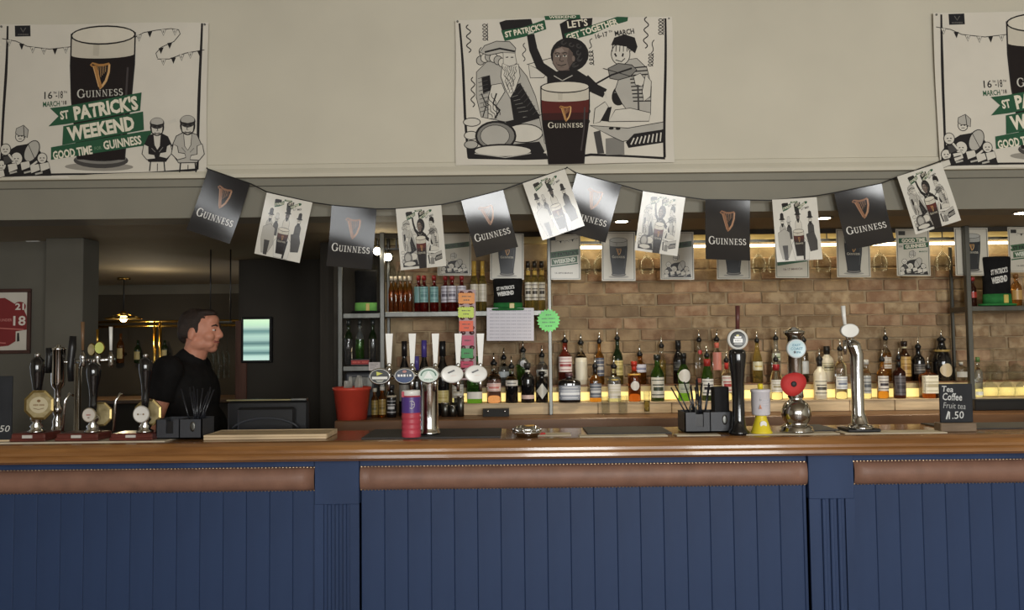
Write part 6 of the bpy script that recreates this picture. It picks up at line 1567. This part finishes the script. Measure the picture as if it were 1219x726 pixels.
# flutes hanging behind the barman's shoulder
YH = 5.6; zr = at(262, 417, YH).z+S(34, YH)
fr2 = thing('hanging_rack', 'steel rod rack hanging from the ceiling behind the barman', 'rack', (X(262, YH, 430), YH, ZS))
for sx in (-.07, .07): MB().tube([(sx, 0, -.001), (sx, 0, zr-ZS)], .005, BLACKP, 8).build('rod', fr2)
MB().box(-.08, .08, -.008, .008, zr-ZS-.004, zr-ZS+.004, STEEL).build('rail', fr2)
for i, px in enumerate((251.5, 257.5, 264, 270.5)):
    o = thing('hanging_flute', 'gleaming glass flute hanging behind the barman, %s of four' % ['leftmost', 'second', 'third', 'rightmost'][i], 'glass', (X(px, YH, 430), YH, zr-.005), 0, 'flutes hanging behind the barman')
    h, r = S(66, YH), S(2.9, YH)
    MB().lathe([(0, 0), (r*.9, 0), (r*.9, -.002), (.003, -.006), (.003, -h*.45), (r*.8, -h*.6), (r, -h*.8), (r*.85, -h), (r*.78, -h), (r*.9, -h*.8), (r*.6, -h*.6), (0, -h*.52)], THIN, 14).build('bowl', o)

# ------------------------------------------------------------ the barman
SKIN = pm('skin', (196, 136, 112), .5, var=.04, scale=20, spec=.35)
TEE = pm('black_cotton', (22, 21, 21), .85, var=.08, scale=30, bump=.2, spec=.15)
JEAN = pm('dark_denim', (34, 38, 50), .8, var=.1, scale=40)
HAIR = pm('dark_brown_hair', (44, 33, 27), .6, var=.2, scale=60, stretch=(1, 1, 4), bump=.6)
def fuse(name, b, voxel, smooth, parent=None):
    "one continuous skin round overlapping shapes"
    o = b.build(name)
    m = o.modifiers.new('r', 'REMESH'); m.mode = 'VOXEL'; m.voxel_size = voxel
    s_ = o.modifiers.new('s', 'SMOOTH'); s_.iterations = smooth; s_.factor = .5
    dg = bpy.context.evaluated_depsgraph_get(); me = bpy.data.meshes.new_from_object(o.evaluated_get(dg))
    me.name = name
    me.polygons.foreach_set('use_smooth', [True]*len(me.polygons))
    mats = list(o.data.materials)
    bpy.data.objects.remove(o)
    me.materials.clear(); me.materials.append(mats[0])
    r = bpy.data.objects.new(name, me); COL.objects.link(r)
    if parent: r.parent = parent
    return r
def limb(b, pts, rad, m, n=14):
    b.tube(pts, rad, m, n)
    for p, r in zip(pts, rad): b.ell(p, (r, r, r), m, 12, 8)
SH, EL, WR = {}, {}, {}
for s_, e, w_ in ((-1, (-.115, -.235, 1.135), (.075, -.235, 1.10)), (1, (-.06, .25, 1.14), (.14, .16, 1.06))):
    SH[s_] = (-.04, .195*s_, 1.435); EL[s_] = e; WR[s_] = w_
def hand(b, w_, e, s_):
    w_, e = Vector(w_), Vector(e); d = (w_-e).normalized(); up = Vector((0, 0, 1)); side = d.cross(up).normalized()*(-s_); nrm = side.cross(d).normalized()
    c = w_+d*.055
    M = Matrix((d, side, nrm)).transposed()
    b.ell(c, (.055, .042, .018), SKIN, 14, 9, M)
    for k, (o_, ln) in enumerate(((.031, .078), (.011, .088), (-.010, .082), (-.030, .064))):
        p0 = w_+d*.088+side*o_; p1 = p0+d*ln*.5-nrm*.008*(-1); p2 = p1+d*ln*.34-up*.018; p3 = p2+d*ln*.2-up*.02
        limb(b, [p0, p1, p2, p3], [.0095, .009, .008, .0072], SKIN, 8)
    p0 = w_+d*.03+side*.034; limb(b, [p0, p0+d*.03+side*.026, p0+d*.058+side*.034-up*.01], [.0125, .0105, .0085], SKIN, 8)
b = MB(); E = lambda c, r, rot=None: b.ell(c, r, SKIN, 18, 12, rot)
E((0, 0, .96), (.125, .165, .13)); E((.02, 0, 1.10), (.145, .165, .17)); E((-.005, 0, 1.30), (.135, .185, .18)); E((-.025, 0, 1.42), (.085, .17, .07))
limb(b, [(-.02, 0, 1.43), (.025, 0, 1.52), (.045, 0, 1.58)], [.072, .064, .062], SKIN)
hx, hz = .053, 1.0
E((.045, 0, 1.658), (.104, .080, .100)); E((.085, 0, 1.628), (.066, .068, .085)); E((.085, 0, 1.572), (.060, .058, .045)); E((.118, 0, 1.548), (.028, .032, .024)); E((.035, 0, 1.575), (.06, .056, .045))
E((.136, 0, 1.668), (.018, .052, .013)); E((.122, 0, 1.70), (.030, .055, .034))
b.tube([(.146, 0, 1.664), (.154, 0, 1.644), (.164, 0, 1.624)], [.011, .013, .016], SKIN, 10); E((.162, 0, 1.617), (.018, .021, .016)); 
for s_ in (-1, 1):
    E((.152, .014*s_, 1.612), (.013, .010, .010)); E((.112, .044*s_, 1.612), (.036, .027, .030)); E((.036, .081*s_, 1.625), (.020, .010, .034), Matrix.Rotation(.2, 3, 'Y')); E((.112, .034*s_, 1.572), (.030, .024, .026)); E((.06, .05*s_, 1.575), (.05, .026, .036))
E((.142, 0, 1.589), (.014, .026, .008)); E((.140, 0, 1.574), (.013, .024, .008)); E((.128, 0, 1.583), (.02, .03, .02))
for s_ in (-1, 1):
    limb(b, [SH[s_], tuple((Vector(SH[s_])+Vector(EL[s_]))/2), EL[s_]], [.068, .058, .051], SKIN)
    limb(b, [EL[s_], tuple((Vector(EL[s_])*.6+Vector(WR[s_])*.4)), WR[s_]], [.051, .049, .032], SKIN)
    hand(b, WR[s_], EL[s_], s_)
    limb(b, [(0, .09*s_, .92), (.01, .10*s_, .52), (-.01, .10*s_, .09)], [.092, .062, .042], SKIN)
PX = X(226.5, 4.38, 440)
man = fuse('person', b, .0062, 4)
man.location = (PX, 4.38, 0.0)
tag(man, 'barman in a black t-shirt smiling to the right behind the bar', 'person')
b = MB(); E2 = lambda c, r, m=TEE: b.ell(c, r, m, 18, 12)
E2((.0, 0, .99), (.155, .185, .10)); E2((.03, 0, 1.10), (.170, .185, .18)); E2((-.0, 0, 1.30), (.153, .203, .19)); E2((-.03, 0, 1.43), (.098, .178, .062)); 
limb(b, [(-.02, 0, 1.44), (.0, 0, 1.478)], [.098, .083], TEE)
for s_ in (-1, 1):
    d = Vector(EL[s_])-Vector(SH[s_]); limb(b, [SH[s_], tuple(Vector(SH[s_])+d*.35)], [.082, .075], TEE); b.tube([tuple(Vector(SH[s_])+d*.3), tuple(Vector(SH[s_])+d*.50)], [.077, .076], TEE, 16)
ts = fuse('t_shirt', b, .009, 3, man); 
b = MB(); b.ell((0, 0, .95), (.140, .178, .10), JEAN, 18, 12)
for s_ in (-1, 1): limb(b, [(0, .09*s_, .90), (.01, .10*s_, .52), (-.01, .10*s_, .10)], [.105, .082, .075], JEAN)
fuse('trousers', b, .012, 3, man)
for s_ in (-1, 1):
    b = MB(); b.ell((.045, .10*s_, .045), (.135, .048, .044), BLACKP, 16, 10); b.ell((-.02, .10*s_, .07), (.06, .045, .05), BLACKP, 14, 9); b.box(-.085, .17, .10*s_-.045, .10*s_+.045, .0005, .02, RUBBER, .008); b.build('shoe', man)
b = MB(); b.ell((.030, 0, 1.672), (.098, .083, .096), HAIR, 22, 14); b.ell((-.018, 0, 1.632), (.050, .066, .060), HAIR, 18, 12); b.ell((.082, 0, 1.742), (.060, .058, .022), HAIR, 16, 10); b.ell((.118, .0, 1.738), (.026, .045, .016), HAIR, 14, 8)
for s_ in (-1, 1): b.ell((.058, .074*s_, 1.655), (.014, .009, .030), HAIR, 10, 8); b.ell((.0, .064*s_, 1.648), (.046, .018, .046), HAIR, 12, 8)
rr = random.Random(8)
for k in range(40):
    a, e = rr.uniform(0, 6.28), rr.uniform(.1, 1.2); b.ell((.03+.093*math.cos(a)*math.cos(e)*.9, .078*math.sin(a)*math.cos(e), 1.675+.093*math.sin(e)), (.018, .009, .007), HAIR, 8, 6)
fuse('hair', b, .006, 2, man)
EYEW = pm('eye_white', (216, 208, 198), .25, var=0); IRIS = pm('eye_iris', (52, 44, 38), .2, var=0); LIP = pm('lip', (156, 92, 82), .45, var=.03)
for s_ in (-1, 1):
    b = MB(); b.ell((.1365, .030*s_, 1.647), (.011, .012, .0065), EYEW, 12, 8); b.ell((.1455, .029*s_, 1.647), (.004, .0062, .0058), IRIS, 8, 6); b.build('eye', man)
    b = MB(); b.tube([(.152, .014*s_, 1.670), (.150, .032*s_, 1.675), (.134, .050*s_, 1.668)], [.004, .005, .003], HAIR, 8); b.build('eyebrow', man)
b = MB(); b.tube([(.128, -.040, 1.588), (.146, -.022, 1.581), (.1535, 0, 1.580), (.146, .022, 1.581), (.128, .040, 1.588)], [.002, .0045, .0055, .0045, .002], LIP, 8); b.build('lips', man)
b = MB(); b.tube([(.130, -.036, 1.589), (.150, -.016, 1.586), (.1565, 0, 1.5855), (.150, .016, 1.586), (.130, .036, 1.589)], .0022, pm('mouth_line', (74, 40, 36), .6), 6); b.build('mouth', man)
